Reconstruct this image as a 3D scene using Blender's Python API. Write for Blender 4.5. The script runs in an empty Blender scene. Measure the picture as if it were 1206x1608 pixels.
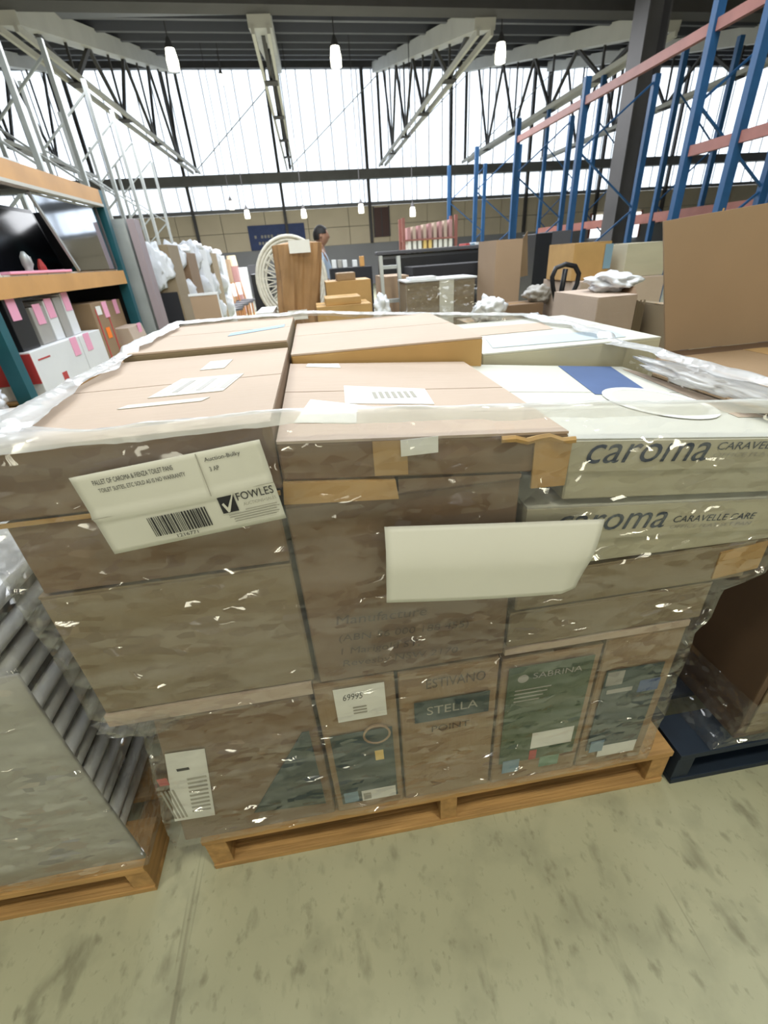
import bpy, bmesh, math, random
from mathutils import Vector, Matrix, noise
C = bpy.context.scene
COL = C.collection
random.seed(7)
PI = math.pi

# ------------------------------------------------------------------ camera
W, H, FPX = 1206, 1608, 700.0
CAMPOS = Vector((0, 0, 1.32))
_p, _r, _y = math.radians(30.0), math.radians(4.2), math.radians(6.2)
FWD = Vector((math.sin(_y)*math.cos(_p), math.cos(_y)*math.cos(_p), -math.sin(_p)))
_right = Vector((math.cos(_y), -math.sin(_y), 0)); _up = _right.cross(FWD)
CR = math.cos(_r)*_right - math.sin(_r)*_up
CU = math.sin(_r)*_right + math.cos(_r)*_up
cam_data = bpy.data.cameras.new('camera'); cam = bpy.data.objects.new('camera', cam_data); COL.objects.link(cam)
m = Matrix.Identity(4)
for i in range(3):
    m[i][0], m[i][1], m[i][2], m[i][3] = CR[i], CU[i], -FWD[i], CAMPOS[i]
cam.matrix_world = m
cam_data.sensor_fit = 'VERTICAL'; cam_data.sensor_height = 36.0; cam_data.sensor_width = 27.0
cam_data.lens = FPX/H*36.0
cam_data.clip_start = 0.02; cam_data.clip_end = 300
C.camera = cam
cam_data.dof.use_dof = True; cam_data.dof.focus_distance = 0.85; cam_data.dof.aperture_fstop = 5.6

def ray(px, py): return FWD + CR*((px-W/2)/FPX) + CU*((H/2-py)/FPX)
def atY(px, py, y):
    r = ray(px, py); return CAMPOS + r*((y-CAMPOS.y)/r.y)
def atZ(px, py, z):
    r = ray(px, py); return CAMPOS + r*((z-CAMPOS.z)/r.z)
def atX(px, py, x):
    r = ray(px, py); return CAMPOS + r*((x-CAMPOS.x)/r.x)

# ------------------------------------------------------------------ world, lights, exposure
world = bpy.data.worlds.new('overcast'); C.world = world; world.use_nodes = True
bg = world.node_tree.nodes['Background']
bg.inputs[0].default_value = (0.93, 0.97, 1.0, 1); bg.inputs[1].default_value = 2.6
C.view_settings.view_transform = 'Standard'; C.view_settings.look = 'None'
C.view_settings.exposure = 0.0; C.view_settings.gamma = 1.0
C.view_settings.use_curve_mapping = False
def area(name, loc, rot, sx, sy, power, col):
    d = bpy.data.lights.new(name, 'AREA'); d.shape = 'RECTANGLE'; d.size = sx; d.size_y = sy
    d.energy = power; d.color = col
    o = bpy.data.objects.new(name, d); COL.objects.link(o); o.location = loc; o.rotation_euler = rot
    return o
# area light added under the unseen roof sheets to brighten the carton tops
area('skylight_fill', (0.2, 3.6, 5.0), (0, 0, 0), 6.0, 4.2, 300, (0.93, 0.97, 1.0))
# lamps behind the photographer, read from their glints; extra rows added for more glints
def globe(name, loc, r, power, col):
    d = bpy.data.lights.new(name, 'POINT'); d.shadow_soft_size = r; d.energy = power; d.color = col
    o = bpy.data.objects.new(name, d); COL.objects.link(o); o.location = loc
LAMPC = (1.0, 0.965, 0.76)
globe('lamp_light', (1.3, -0.7, 4.7), .2, 270, LAMPC)  # near pair put overhead to brighten the floor
globe('lamp_light', (-2.4, -0.7, 4.7), .2, 170, LAMPC)
for gx in (-4.4, -1.6, 1.2, 4.0):
    for gy, gw in ((-4.4, 26), (-6.6, 40), (-9.2, 55), (-12.2, 75), (-16.0, 95), (-20.5, 120)):
        globe('lamp_light', (gx+.3*math.sin(gy), gy, 3.9), .34, gw, LAMPC)
area('hall_fill', (0.2, 14.0, 4.6), (0, 0, 0), 9.0, 9.0, 1700, (0.96, 0.97, 1.0))  # unseen fill added to brighten the far hall, no fixture of its own

# ------------------------------------------------------------------ materials
def mat(name, col, rough=0.7, metal=0.0, var=0.0, vscale=6.0, vstretch=(1,1,1), bump=0.0, bscale=40.0, bstretch=(1,1,1), spec=0.4, col2=None, coat=0.0, emit=None, estr=0.0):
    M = bpy.data.materials.new(name); M.use_nodes = True
    nt = M.node_tree; b = nt.nodes['Principled BSDF']
    b.inputs['Base Color'].default_value = (*col, 1); b.inputs['Roughness'].default_value = rough
    b.inputs['Metallic'].default_value = metal; b.inputs['Specular IOR Level'].default_value = spec
    b.inputs['Coat Weight'].default_value = coat
    if emit:
        b.inputs['Emission Color'].default_value = (*emit, 1); b.inputs['Emission Strength'].default_value = estr
    def noise_node(scale, stretch, detail=4):
        tc = nt.nodes.new('ShaderNodeTexCoord'); mp = nt.nodes.new('ShaderNodeMapping'); n = nt.nodes.new('ShaderNodeTexNoise')
        mp.inputs['Scale'].default_value = stretch; n.inputs['Scale'].default_value = scale; n.inputs['Detail'].default_value = detail
        nt.links.new(tc.outputs['Object'], mp.inputs[0]); nt.links.new(mp.outputs[0], n.inputs['Vector'])
        return n
    if var > 0 or col2:
        n = noise_node(vscale, vstretch)
        rmp = nt.nodes.new('ShaderNodeMapRange'); rmp.inputs[1].default_value = 0.3; rmp.inputs[2].default_value = 0.7
        nt.links.new(n.outputs['Fac'], rmp.inputs[0])
        mx = nt.nodes.new('ShaderNodeMix'); mx.data_type = 'RGBA'
        c2 = col2 if col2 else tuple(c*(1-var) for c in col)
        mx.inputs[6].default_value = (*c2, 1); mx.inputs[7].default_value = (*col, 1)
        nt.links.new(rmp.outputs[0], mx.inputs[0]); nt.links.new(mx.outputs[2], b.inputs['Base Color'])
    if bump > 0:
        n = noise_node(bscale, bstretch, 3); bp = nt.nodes.new('ShaderNodeBump'); bp.inputs['Strength'].default_value = bump
        bp.inputs['Distance'].default_value = 0.01
        nt.links.new(n.outputs['Fac'], bp.inputs['Height']); nt.links.new(bp.outputs[0], b.inputs['Normal'])
    return M

CARD = mat('cardboard', (0.29, 0.195, 0.11), 0.75, var=0.15, vscale=2, vstretch=(1, 1, 2), bump=0.1, bscale=90, bstretch=(1, 1, .1))
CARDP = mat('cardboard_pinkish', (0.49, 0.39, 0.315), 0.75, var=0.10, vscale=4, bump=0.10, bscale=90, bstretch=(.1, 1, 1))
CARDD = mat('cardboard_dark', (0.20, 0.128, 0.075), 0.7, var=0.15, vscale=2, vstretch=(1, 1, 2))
CARDG = mat('cardboard_greyish', (0.245, 0.19, 0.12), 0.75, var=0.12, vscale=2, vstretch=(1, 1, 2))
CARDO = mat('cardboard_orange', (0.50, 0.31, 0.12), 0.7, var=0.2, vscale=5)
CARDB = mat('cardboard_plain_brown', (0.38, 0.27, 0.18), 0.8, var=0.12, vscale=2)
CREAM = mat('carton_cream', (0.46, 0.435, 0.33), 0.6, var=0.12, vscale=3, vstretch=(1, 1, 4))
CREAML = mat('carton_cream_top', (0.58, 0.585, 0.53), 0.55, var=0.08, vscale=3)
TAPE = mat('parcel_tape', (0.42, 0.27, 0.12), 0.25, var=0.1, spec=0.5)
PAPER = mat('white_paper', (0.66, 0.66, 0.60), 0.6, var=0.06, vscale=5)
LABELW = mat('white_label', (0.78, 0.79, 0.77), 0.5, var=0.05, vscale=8)
INK = mat('black_ink', (0.02, 0.02, 0.025), 0.6)
INKN = mat('navy_ink', (0.025, 0.04, 0.075), 0.55)
INKB = mat('brown_ink', (0.07, 0.045, 0.03), 0.7)
GREYINK = mat('grey_ink', (0.33, 0.32, 0.28), 0.7)
BLUEP = mat('blue_print', (0.075, 0.13, 0.29), 0.5, var=0.2, vscale=5)
PALEB = mat('pale_blue_card', (0.46, 0.54, 0.60), 0.5)
TEALP = mat('teal_print', (0.035, 0.065, 0.07), 0.5, var=0.3, vscale=8)
GREENP = mat('green_print', (0.06, 0.105, 0.055), 0.5, var=0.25, vscale=6)
SKYP = mat('light_blue_print', (0.18, 0.30, 0.40), 0.5)
REDP = mat('red_print', (0.45, 0.05, 0.05), 0.5)
WOOD = mat('pallet_timber', (0.55, 0.32, 0.12), 0.7, var=0.4, vscale=5, vstretch=(1, 8, 8), bump=0.3, bscale=30, bstretch=(.2, 6, 6))
WOODY = mat('pallet_timber_along', (0.50, 0.29, 0.11), 0.7, var=0.4, vscale=5, vstretch=(8, 1, 8))
BLUEW = mat('blue_painted_timber', (0.010, 0.022, 0.045), 0.6, var=0.4, vscale=8)
STEEL = mat('grey_steel', (0.20, 0.20, 0.21), 0.6, var=0.2, vscale=2)
STEELD = mat('dark_steel', (0.075, 0.072, 0.075), 0.6, var=0.2, vscale=2)
STEELL = mat('pale_steel', (0.56, 0.55, 0.51), 0.55, var=0.12, vscale=1.5)
GALV = mat('galvanised_steel', (0.42, 0.45, 0.45), 0.4, 0.3, var=0.2, vscale=4)
ROOFM = mat('roof_sheet', (0.19, 0.20, 0.24), 0.8, var=0.15, vscale=.6)
PURL = mat('purlin_steel', (0.13, 0.135, 0.16), 0.7)
CLAD = mat('cream_cladding', (0.66, 0.57, 0.42), 0.7, var=0.12, vscale=.8)
GREYW = mat('grey_wall', (0.29, 0.295, 0.31), 0.8, var=0.1, vscale=1)
ORANGE = mat('orange_steel', (0.62, 0.33, 0.11), 0.5, var=0.2, vscale=3)
TEAL = mat('teal_steel', (0.01, 0.10, 0.13), 0.5, var=0.2)
BLUES = mat('blue_steel', (0.02, 0.085, 0.21), 0.5, var=0.2)
REDS = mat('red_steel', (0.30, 0.12, 0.10), 0.5, var=0.2)
BLACKP = mat('black_plastic', (0.012, 0.013, 0.017), 0.35)
BLACKF = mat('black_fabric', (0.018, 0.018, 0.022), 0.8)
DGREY = mat('dark_grey_plastic', (0.07, 0.07, 0.08), 0.5)
GREYPL = mat('grey_plastic', (0.36, 0.35, 0.33), 0.45, var=0.15, vscale=5)
GREYPD = mat('dull_grey_board', (0.40, 0.40, 0.375), 0.55, var=0.12, vscale=4, bump=.15, bscale=6)
WHITEPL = mat('white_plastic', (0.72, 0.74, 0.76), 0.45, var=0.05)
BAGW = mat('white_bag_film', (0.72, 0.75, 0.80), 0.35, var=0.1, vscale=6, bump=0.25, bscale=14)
PINK = mat('pink_paper', (0.80, 0.36, 0.52), 0.6)
ORSTK = mat('orange_sticker', (0.95, 0.22, 0.02), 0.5)
MAUVE = mat('mauve_laminate', (0.28, 0.23, 0.25), 0.5)
MIRROR = mat('mirror_glass', (0.66, 0.69, 0.75), 0.06, 1.0)
RATTAN = mat('white_rattan', (0.62, 0.60, 0.52), 0.6, var=0.2, vscale=30)
KRAFT = mat('kraft_paper', (0.40, 0.235, 0.11), 0.75, var=0.35, vscale=4, vstretch=(1.6, 1.6, .9), bump=.8, bscale=7, bstretch=(1.5, 1.5, .7))
LWOOD = mat('light_chair_wood', (0.48, 0.22, 0.09), 0.5, var=0.2)
SKIN = mat('skin', (0.33, 0.18, 0.12), 0.5)
HAIR = mat('dark_hair', (0.012, 0.01, 0.01), 0.6)
SHIRT = mat('pale_blue_shirt', (0.42, 0.52, 0.66), 0.8)
TROUS = mat('dark_trousers', (0.03, 0.03, 0.045), 0.8)
LAMPM = mat('lamp_lens', (1, 1, 0.9), 0.4, emit=(1.0, 0.97, 0.78), estr=9)
LAMPS_ = mat('lamp_lens_far', (1, 1, 0.9), 0.4, emit=(1.0, 0.95, 0.80), estr=4)
BANNER = mat('blue_banner', (0.035, 0.06, 0.17), 0.6, var=0.2)
MAROON = mat('brown_door', (0.09, 0.05, 0.045), 0.6)
SHADE = mat('cream_lamp_shade', (0.7, 0.62, 0.45), 0.7)
ROSE = mat('rose_fabric', (0.42, 0.24, 0.24), 0.8)
GOLDP = mat('gold_card', (0.75, 0.55, 0.2), 0.35)

def floor_material():
    M = bpy.data.materials.new('worn_concrete'); M.use_nodes = True; nt = M.node_tree; b = nt.nodes['Principled BSDF']
    tc = nt.nodes.new('ShaderNodeTexCoord')
    def nz(scale, stretch, detail, lo, hi, rot=0, dist=0.0):
        mp = nt.nodes.new('ShaderNodeMapping'); mp.inputs['Scale'].default_value = stretch; mp.inputs['Rotation'].default_value = (0, 0, rot)
        n = nt.nodes.new('ShaderNodeTexNoise'); n.inputs['Scale'].default_value = scale; n.inputs['Detail'].default_value = detail
        n.inputs['Distortion'].default_value = dist
        r = nt.nodes.new('ShaderNodeMapRange'); r.inputs[1].default_value = lo; r.inputs[2].default_value = hi
        nt.links.new(tc.outputs['Object'], mp.inputs[0]); nt.links.new(mp.outputs[0], n.inputs['Vector']); nt.links.new(n.outputs['Fac'], r.inputs[0])
        return r.outputs[0]
    def mix(fac, a, c, f=1.0):
        mx = nt.nodes.new('ShaderNodeMix'); mx.data_type = 'RGBA'
        mul = nt.nodes.new('ShaderNodeMath'); mul.operation = 'MULTIPLY'; mul.inputs[1].default_value = f
        nt.links.new(fac, mul.inputs[0]); nt.links.new(mul.outputs[0], mx.inputs[0])
        if isinstance(a, tuple): mx.inputs[6].default_value = (*a, 1)
        else: nt.links.new(a, mx.inputs[6])
        mx.inputs[7].default_value = (*c, 1)
        return mx.outputs[2]
    c = mix(nz(2.2, (1, 1, 1), 5, .35, .65), (0.47, 0.465, 0.325), (0.40, 0.40, 0.28))
    c = mix(nz(9, (1, 1, 1), 6, .50, .72), c, (0.30, 0.30, 0.21), .7)
    c = mix(nz(16, (1.0, .45, 1), 5, .60, .72, .5), c, (0.19, 0.185, 0.125), .6)
    c = mix(nz(7, (1, .6, 1), 6, .64, .74, -.3, .5), c, (0.14, 0.135, 0.09), .5)
    c = mix(nz(5, (5, .15, 1), 2, .71, .74, .25), c, (0.17, 0.16, 0.11), .6)
    c = mix(nz(28, (1, .7, 1), 4, .60, .74, .4), c, (0.17, 0.165, 0.11), .55)
    c = mix(nz(60, (1, .7, 1), 3, .62, .74, .4), c, (0.16, 0.155, 0.10), .4)
    nt.links.new(c, b.inputs['Base Color'])
    b.inputs['Roughness'].default_value = 0.62; b.inputs['Specular IOR Level'].default_value = .3
    return M
CONC = floor_material()

def film_material(name, haze=0.12, gloss=1.0, cap=.4, rough=.10, cell=75, tilt=1.1, stretch=(1, 1, 1.7), hmin=.3):
    """thin clear stretch film: see-through, milky in soft bands, creased into small facets that catch the lamps"""
    M = bpy.data.materials.new(name); M.use_nodes = True; nt = M.node_tree; nt.nodes.clear()
    N = lambda t: nt.nodes.new(t)
    out = N('ShaderNodeOutputMaterial'); tr = N('ShaderNodeBsdfTransparent'); tr.inputs[0].default_value = (0.97, 0.965, 0.95, 1)
    df = N('ShaderNodeBsdfDiffuse'); df.inputs[0].default_value = (0.80, 0.82, 0.85, 1)
    gl = N('ShaderNodeBsdfGlossy'); gl.inputs['Roughness'].default_value = rough
    tc = N('ShaderNodeTexCoord')
    def mapped(st, rot=.06):
        mp = N('ShaderNodeMapping'); mp.inputs['Scale'].default_value = st; mp.inputs['Rotation'].default_value = (0, rot, 0)
        nt.links.new(tc.outputs['Object'], mp.inputs[0]); return mp.outputs[0]
    vo = N('ShaderNodeTexVoronoi'); vo.inputs['Scale'].default_value = cell; nt.links.new(mapped(stretch), vo.inputs['Vector'])
    sub = N('ShaderNodeVectorMath'); sub.operation = 'SUBTRACT'; sub.inputs[1].default_value = (.5, .5, .5)
    nt.links.new(vo.outputs['Color'], sub.inputs[0])
    # creasing comes in patches
    n1 = N('ShaderNodeTexNoise'); n1.inputs['Scale'].default_value = 7; n1.inputs['Detail'].default_value = 3; nt.links.new(mapped((1, 1, 1.5)), n1.inputs['Vector'])
    mr1 = N('ShaderNodeMapRange'); mr1.inputs[1].default_value = .36; mr1.inputs[2].default_value = .58; mr1.inputs[3].default_value = .10; mr1.inputs[4].default_value = tilt
    nt.links.new(n1.outputs['Fac'], mr1.inputs[0])
    sc = N('ShaderNodeVectorMath'); sc.operation = 'SCALE'; nt.links.new(sub.outputs[0], sc.inputs[0]); nt.links.new(mr1.outputs[0], sc.inputs['Scale'])
    ge = N('ShaderNodeNewGeometry'); ad = N('ShaderNodeVectorMath'); ad.operation = 'ADD'
    nt.links.new(ge.outputs['Normal'], ad.inputs[0]); nt.links.new(sc.outputs[0], ad.inputs[1])
    no = N('ShaderNodeVectorMath'); no.operation = 'NORMALIZE'; nt.links.new(ad.outputs[0], no.inputs[0])
    nt.links.new(no.outputs[0], gl.inputs['Normal'])
    st = N('ShaderNodeTexNoise'); st.inputs['Scale'].default_value = 3.2; st.inputs['Detail'].default_value = 3; nt.links.new(mapped((.4, .4, 6.0), .05), st.inputs['Vector'])
    mr = N('ShaderNodeMapRange'); mr.inputs[1].default_value = .40; mr.inputs[2].default_value = .72
    mr.inputs[3].default_value = haze*hmin; mr.inputs[4].default_value = haze*2.0
    nt.links.new(st.outputs['Fac'], mr.inputs[0])
    m1 = N('ShaderNodeMixShader'); nt.links.new(mr.outputs[0], m1.inputs[0]); nt.links.new(tr.outputs[0], m1.inputs[1]); nt.links.new(df.outputs[0], m1.inputs[2])
    fr = N('ShaderNodeFresnel'); fr.inputs['IOR'].default_value = 1.5
    mu = N('ShaderNodeMath'); mu.operation = 'MULTIPLY'; mu.inputs[1].default_value = gloss
    mi = N('ShaderNodeMath'); mi.operation = 'MINIMUM'; mi.inputs[1].default_value = cap
    nt.links.new(fr.outputs[0], mu.inputs[0]); nt.links.new(mu.outputs[0], mi.inputs[0])
    m2 = N('ShaderNodeMixShader'); nt.links.new(mi.outputs[0], m2.inputs[0]); nt.links.new(m1.outputs[0], m2.inputs[1]); nt.links.new(gl.outputs[0], m2.inputs[2])
    nt.links.new(m2.outputs[0], out.inputs[0])
    return M
FILM = film_material('stretch_film', haze=0.055, gloss=2.0, cap=.25, rough=.055, tilt=1.9, cell=60, stretch=(.5, 1, 1.35))
FILMR = film_material('stretch_film_bunched', haze=0.34, gloss=1.0, cap=.35, rough=.2, cell=60, tilt=.6, stretch=(1, 1, 1), hmin=1.2)  # white haze raised to paint window reflections on bunched film

def pane_material():
    M = bpy.data.materials.new('translucent_sheet'); M.use_nodes = True; nt = M.node_tree; nt.nodes.clear()
    out = nt.nodes.new('ShaderNodeOutputMaterial'); tr = nt.nodes.new('ShaderNodeBsdfTransparent'); tr.inputs[0].default_value = (.93, .96, 1, 1)
    tl = nt.nodes.new('ShaderNodeBsdfTranslucent'); tl.inputs[0].default_value = (.85, .88, .92, 1)
    mx = nt.nodes.new('ShaderNodeMixShader'); mx.inputs[0].default_value = .3
    nt.links.new(tr.outputs[0], mx.inputs[1]); nt.links.new(tl.outputs[0], mx.inputs[2]); nt.links.new(mx.outputs[0], out.inputs[0])
    return M
PANE = pane_material()

# ------------------------------------------------------------------ helpers
def tag(o, label=None, cat=None, group=None, kind=None):
    if label: o['label'] = label
    if cat: o['category'] = cat
    if group: o['group'] = group
    if kind: o['kind'] = kind
    return o
def empty(name, loc, label, cat, group=None, rz=0):
    o = bpy.data.objects.new(name, None); COL.objects.link(o); o.location = loc; o.rotation_euler = (0, 0, rz)
    o.empty_display_size = .05
    return tag(o, label, cat, group)
def link(name, me, m, parent=None, world_coords=True):
    o = bpy.data.objects.new(name, me); COL.objects.link(o)
    if m is not None:
        me.materials.clear(); me.materials.append(m)
    if parent is not None:
        o.parent = parent
        if world_coords: o.matrix_parent_inverse = full_matrix(parent).inverted()
    return o
def full_matrix(o):
    M = Matrix.Translation(o.location) @ o.rotation_euler.to_matrix().to_4x4() @ Matrix.Diagonal((*o.scale, 1))
    if o.parent: M = full_matrix(o.parent) @ o.matrix_parent_inverse @ M
    return M
class MB:
    def __init__(s): s.v = []; s.f = []
    def hexa(s, c):
        i = len(s.v); s.v += [tuple(p) for p in c]
        for f in ((0, 3, 2, 1), (4, 5, 6, 7), (0, 1, 5, 4), (1, 2, 6, 5), (2, 3, 7, 6), (3, 0, 4, 7)): s.f.append(tuple(i+k for k in f))
        return s
    def box(s, x0, x1, y0, y1, z0, z1):
        return s.hexa(((x0, y0, z0), (x1, y0, z0), (x1, y1, z0), (x0, y1, z0), (x0, y0, z1), (x1, y0, z1), (x1, y1, z1), (x0, y1, z1)))
    def bar(s, p, q, w, h=None, up=(0, 0, 1)):
        p, q = Vector(p), Vector(q); h = h or w; d = (q-p).normalized(); u = Vector(up)
        if abs(d.dot(u)) > .98: u = Vector((0, 1, 0))
        a = d.cross(u).normalized()*w/2; b = a.cross(d).normalized()*h/2
        return s.hexa((p-a-b, p+a-b, q+a-b, q-a-b, p-a+b, p+a+b, q+a+b, q-a+b))
    def tube(s, pts, r, n=8, closed=False):
        pts = [Vector(p) for p in pts]; base = len(s.v); N = len(pts)
        rr = r if isinstance(r, (list, tuple)) else [r]*N
        ref = None
        for i, p in enumerate(pts):
            d = (pts[(i+1) % N if closed else min(i+1, N-1)] - pts[(i-1) % N if closed else max(i-1, 0)]).normalized()
            if ref is None:
                ref = d.orthogonal().normalized()
            ref = (ref - d*ref.dot(d)).normalized(); b = d.cross(ref)
            for k in range(n):
                a = 2*PI*k/n; s.v.append(tuple(p+(ref*math.cos(a)+b*math.sin(a))*rr[i]))
        for i in range(N if closed else N-1):
            for k in range(n):
                a = base+i*n+k; b2 = base+i*n+(k+1) % n; j = (i+1) % N
                s.f.append((a, b2, base+j*n+(k+1) % n, base+j*n+k))
        if not closed:
            s.f.append(tuple(base+k for k in reversed(range(n)))); s.f.append(tuple(base+(N-1)*n+k for k in range(n)))
        return s
    def mesh(s, name):
        me = bpy.data.meshes.new(name); me.from_pydata(s.v, [], s.f); me.update(); return me
    def build(s, name, m, parent=None, smooth=False, bevel=0):
        me = s.mesh(name)
        if bevel or smooth:
            bm = bmesh.new(); bm.from_mesh(me)
            if bevel: bmesh.ops.bevel(bm, geom=bm.edges[:], offset=bevel, segments=2, affect='EDGES', profile=.6)
            bmesh.ops.recalc_face_normals(bm, faces=bm.faces)
            for f in bm.faces: f.smooth = smooth
            bm.to_mesh(me); bm.free()
        return link(name, me, m, parent)
def dup(o, dx=(0, 0, 0), parent=None, label=None, group=None):
    c = o.copy(); COL.objects.link(c)
    if parent is not None:
        mi = o.matrix_parent_inverse.copy(); c.parent = parent; c.matrix_parent_inverse = mi
    else: c.location = Vector(o.location)+Vector(dx)
    if label: c['label'] = label
    if group: c['group'] = group
    for ch in list(o.children): dup(ch, parent=c)
    return c
def grid_sheet(name, m, parent, fn, nu, nv, thick=0.0, smooth=True):
    """fn(u,v)->point, u,v in 0..1"""
    V = [tuple(fn(i/nu, j/nv)) for j in range(nv+1) for i in range(nu+1)]
    F = [(j*(nu+1)+i, j*(nu+1)+i+1, (j+1)*(nu+1)+i+1, (j+1)*(nu+1)+i) for j in range(nv) for i in range(nu)]
    me = bpy.data.meshes.new(name); me.from_pydata(V, [], F); me.update()
    if smooth:
        for p in me.polygons: p.use_smooth = True
    if thick:
        bm = bmesh.new(); bm.from_mesh(me); bmesh.ops.solidify(bm, geom=bm.faces[:], thickness=thick); bm.to_mesh(me); bm.free()
    return link(name, me, m, parent)
def crumple(name, m, parent, c, r, amp=.35, seed=0, sub=4, flat=None):
    """a crumpled lump of plastic or paper"""
    bm = bmesh.new(); bmesh.ops.create_icosphere(bm, subdivisions=sub, radius=1)
    for v in bm.verts:
        p = v.co.copy()
        k = 1 + amp*(noise.noise(p*2.1+Vector((seed*7.3, 0, 0))) + .5*noise.noise(p*5.5+Vector((0, seed*3.1, 0))) + .12*noise.noise(p*12+Vector((0, 0, seed))))
        q = Vector((p.x*r[0]*k, p.y*r[1]*k, p.z*r[2]*k))
        if flat is not None and q.z < -flat: q.z = -flat
        v.co = q+Vector(c)
    for f in bm.faces: f.smooth = True
    me = bpy.data.meshes.new(name); bm.to_mesh(me); bm.free()
    return link(name, me, m, parent)
def text(name, s, parent, m, x0, z0, w, h, y, shear=0.0, tilt=0.0, plane='xz', depth=.0006, spacing=1.0, lines=1):
    """raised flat lettering, fitted into w x h with its lower left corner at (x0,z0) of the plane"""
    cu = bpy.data.curves.new(name, 'FONT'); cu.body = s; cu.shear = shear; cu.space_character = spacing; cu.extrude = 0
    cu.resolution_u = 3; cu.align_x = 'LEFT'
    o = bpy.data.objects.new(name, cu); COL.objects.link(o)
    bpy.context.view_layer.update()
    me = bpy.data.meshes.new_from_object(o.evaluated_get(bpy.context.evaluated_depsgraph_get()))
    bpy.data.objects.remove(o); bpy.data.curves.remove(cu)
    xs = [v.co.x for v in me.vertices]; ys = [v.co.y for v in me.vertices]
    if not xs: return None
    sx = w/(max(xs)-min(xs)); sy = h/(max(ys)-min(ys)); mx, my = min(xs), min(ys)
    ct, st = math.cos(tilt), math.sin(tilt)
    for v in me.vertices:
        a, b = (v.co.x-mx)*sx, (v.co.y-my)*sy
        a, b = a*ct-b*st, a*st+b*ct
        v.co = (x0+a, y, z0+b) if plane == 'xz' else (x0+a, z0+b, y)
    return link(name, me, m, parent)
def quad(name, m, parent, pts, thick=.0006):
    """thin flat piece (label, print) with its four corners, given thickness along its back"""
    p = [Vector(q) for q in pts]; n = (p[1]-p[0]).cross(p[3]-p[0]).normalized()*thick
    return MB().hexa([p[0]-n, p[1]-n, p[2]-n, p[3]-n, p[0], p[1], p[2], p[3]]).build(name, m, parent)
def fq(name, m, parent, x0, x1, z0, z1, y, dz=0.0, thick=.0006):
    """front-facing (towards -y) rectangle; dz is the drop of its right end"""
    return MB().hexa(((x0, y-thick, z0), (x1, y-thick, z0+dz), (x1, y, z0+dz), (x0, y, z0), (x0, y-thick, z1), (x1, y-thick, z1+dz), (x1, y, z1+dz), (x0, y, z1))).build(name, m, parent)

def carton(name, label, x0, x1, y0, y1, z0, z1, m=None, xs=0.0, dzb=0.0, dzt=0.0, group=None, tape=True, topm=None, cat='box', bulge=.003, seed=0, flaps=True, tapem=None, rz=0, gapx=0, tape_front=False):
    """closed carton; dzb / dzt = rise of its right end at the bottom / top"""
    m = m or CARD; topm = topm or m
    cx, cy = (x0+x1)/2, (y0+y1)/2
    root = empty(name, (cx, cy, min(z0, z0+dzb)), label, cat, group)
    ft = .004
    bm = bmesh.new(); nx, ny, nz_ = 8, 6, 4
    bmesh.ops.create_cube(bm, size=1)
    bmesh.ops.subdivide_edges(bm, edges=bm.edges[:], cuts=3, use_grid_fill=True)
    for v in bm.verts:
        u, w_, t = v.co.x+.5, v.co.y+.5, v.co.z+.5
        xl = x0+xs*t; px = xl+(x1-xl)*u; py = y0+(y1-y0)*w_
        pz = (z0+dzb*u)*(1-t)+(z1-ft+dzt*u)*t
        k = bulge*math.sin(PI*min(max(u, 0), 1))*math.sin(PI*t)
        nn = noise.noise(Vector((u*2+seed*3.7, t*2+w_, seed)))*bulge*.8
        if w_ < .01: py += -k*.4+abs(nn)*.6
        if u < .01: px += abs(nn)*.5
        if u > .99: px -= abs(nn)*.5
        v.co = (px, py, pz)
    bmesh.ops.bevel(bm, geom=[e for e in bm.edges if e.calc_face_angle(0) > 1.2], offset=.003, segments=1, affect='EDGES')
    me = bpy.data.meshes.new('body'); bm.to_mesh(me); bm.free()
    link('body', me, m, root)
    def top(u): return z1+dzt*u
    if flaps:
        seam = (y0+y1)/2+gapx
        for a, b in ((y0+.001, seam-.002), (seam+.002, y1-.001)):
            x0 = x0+(xs if a < y0+.01 else 0); MB().hexa(((x0+.001, a, top(0)-ft), (x1-.001, a, top(1)-ft), (x1-.001, b, top(1)-ft), (x0+.001, b, top(0)-ft),
                       (x0+.001, a, top(0)), (x1-.001, a, top(1)), (x1-.001, b, top(1)), (x0+.001, b, top(0)))).build('top_flap', topm, root)
        if tape:
            MB().hexa(((x0, seam-.025, top(0)), (x1, seam-.025, top(1)), (x1, seam+.025, top(1)), (x0, seam+.025, top(0)),
                       (x0, seam-.025, top(0)+.0006), (x1, seam-.025, top(1)+.0006), (x1, seam+.025, top(1)+.0006), (x0, seam+.025, top(0)+.0006))).build('tape', tapem or TAPE, root)
    return root

# ------------------------------------------------------------------ structure
tag(MB().box(-30, 40, -26, 45, -.12, 0).build('floor', CONC), kind='structure')
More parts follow.
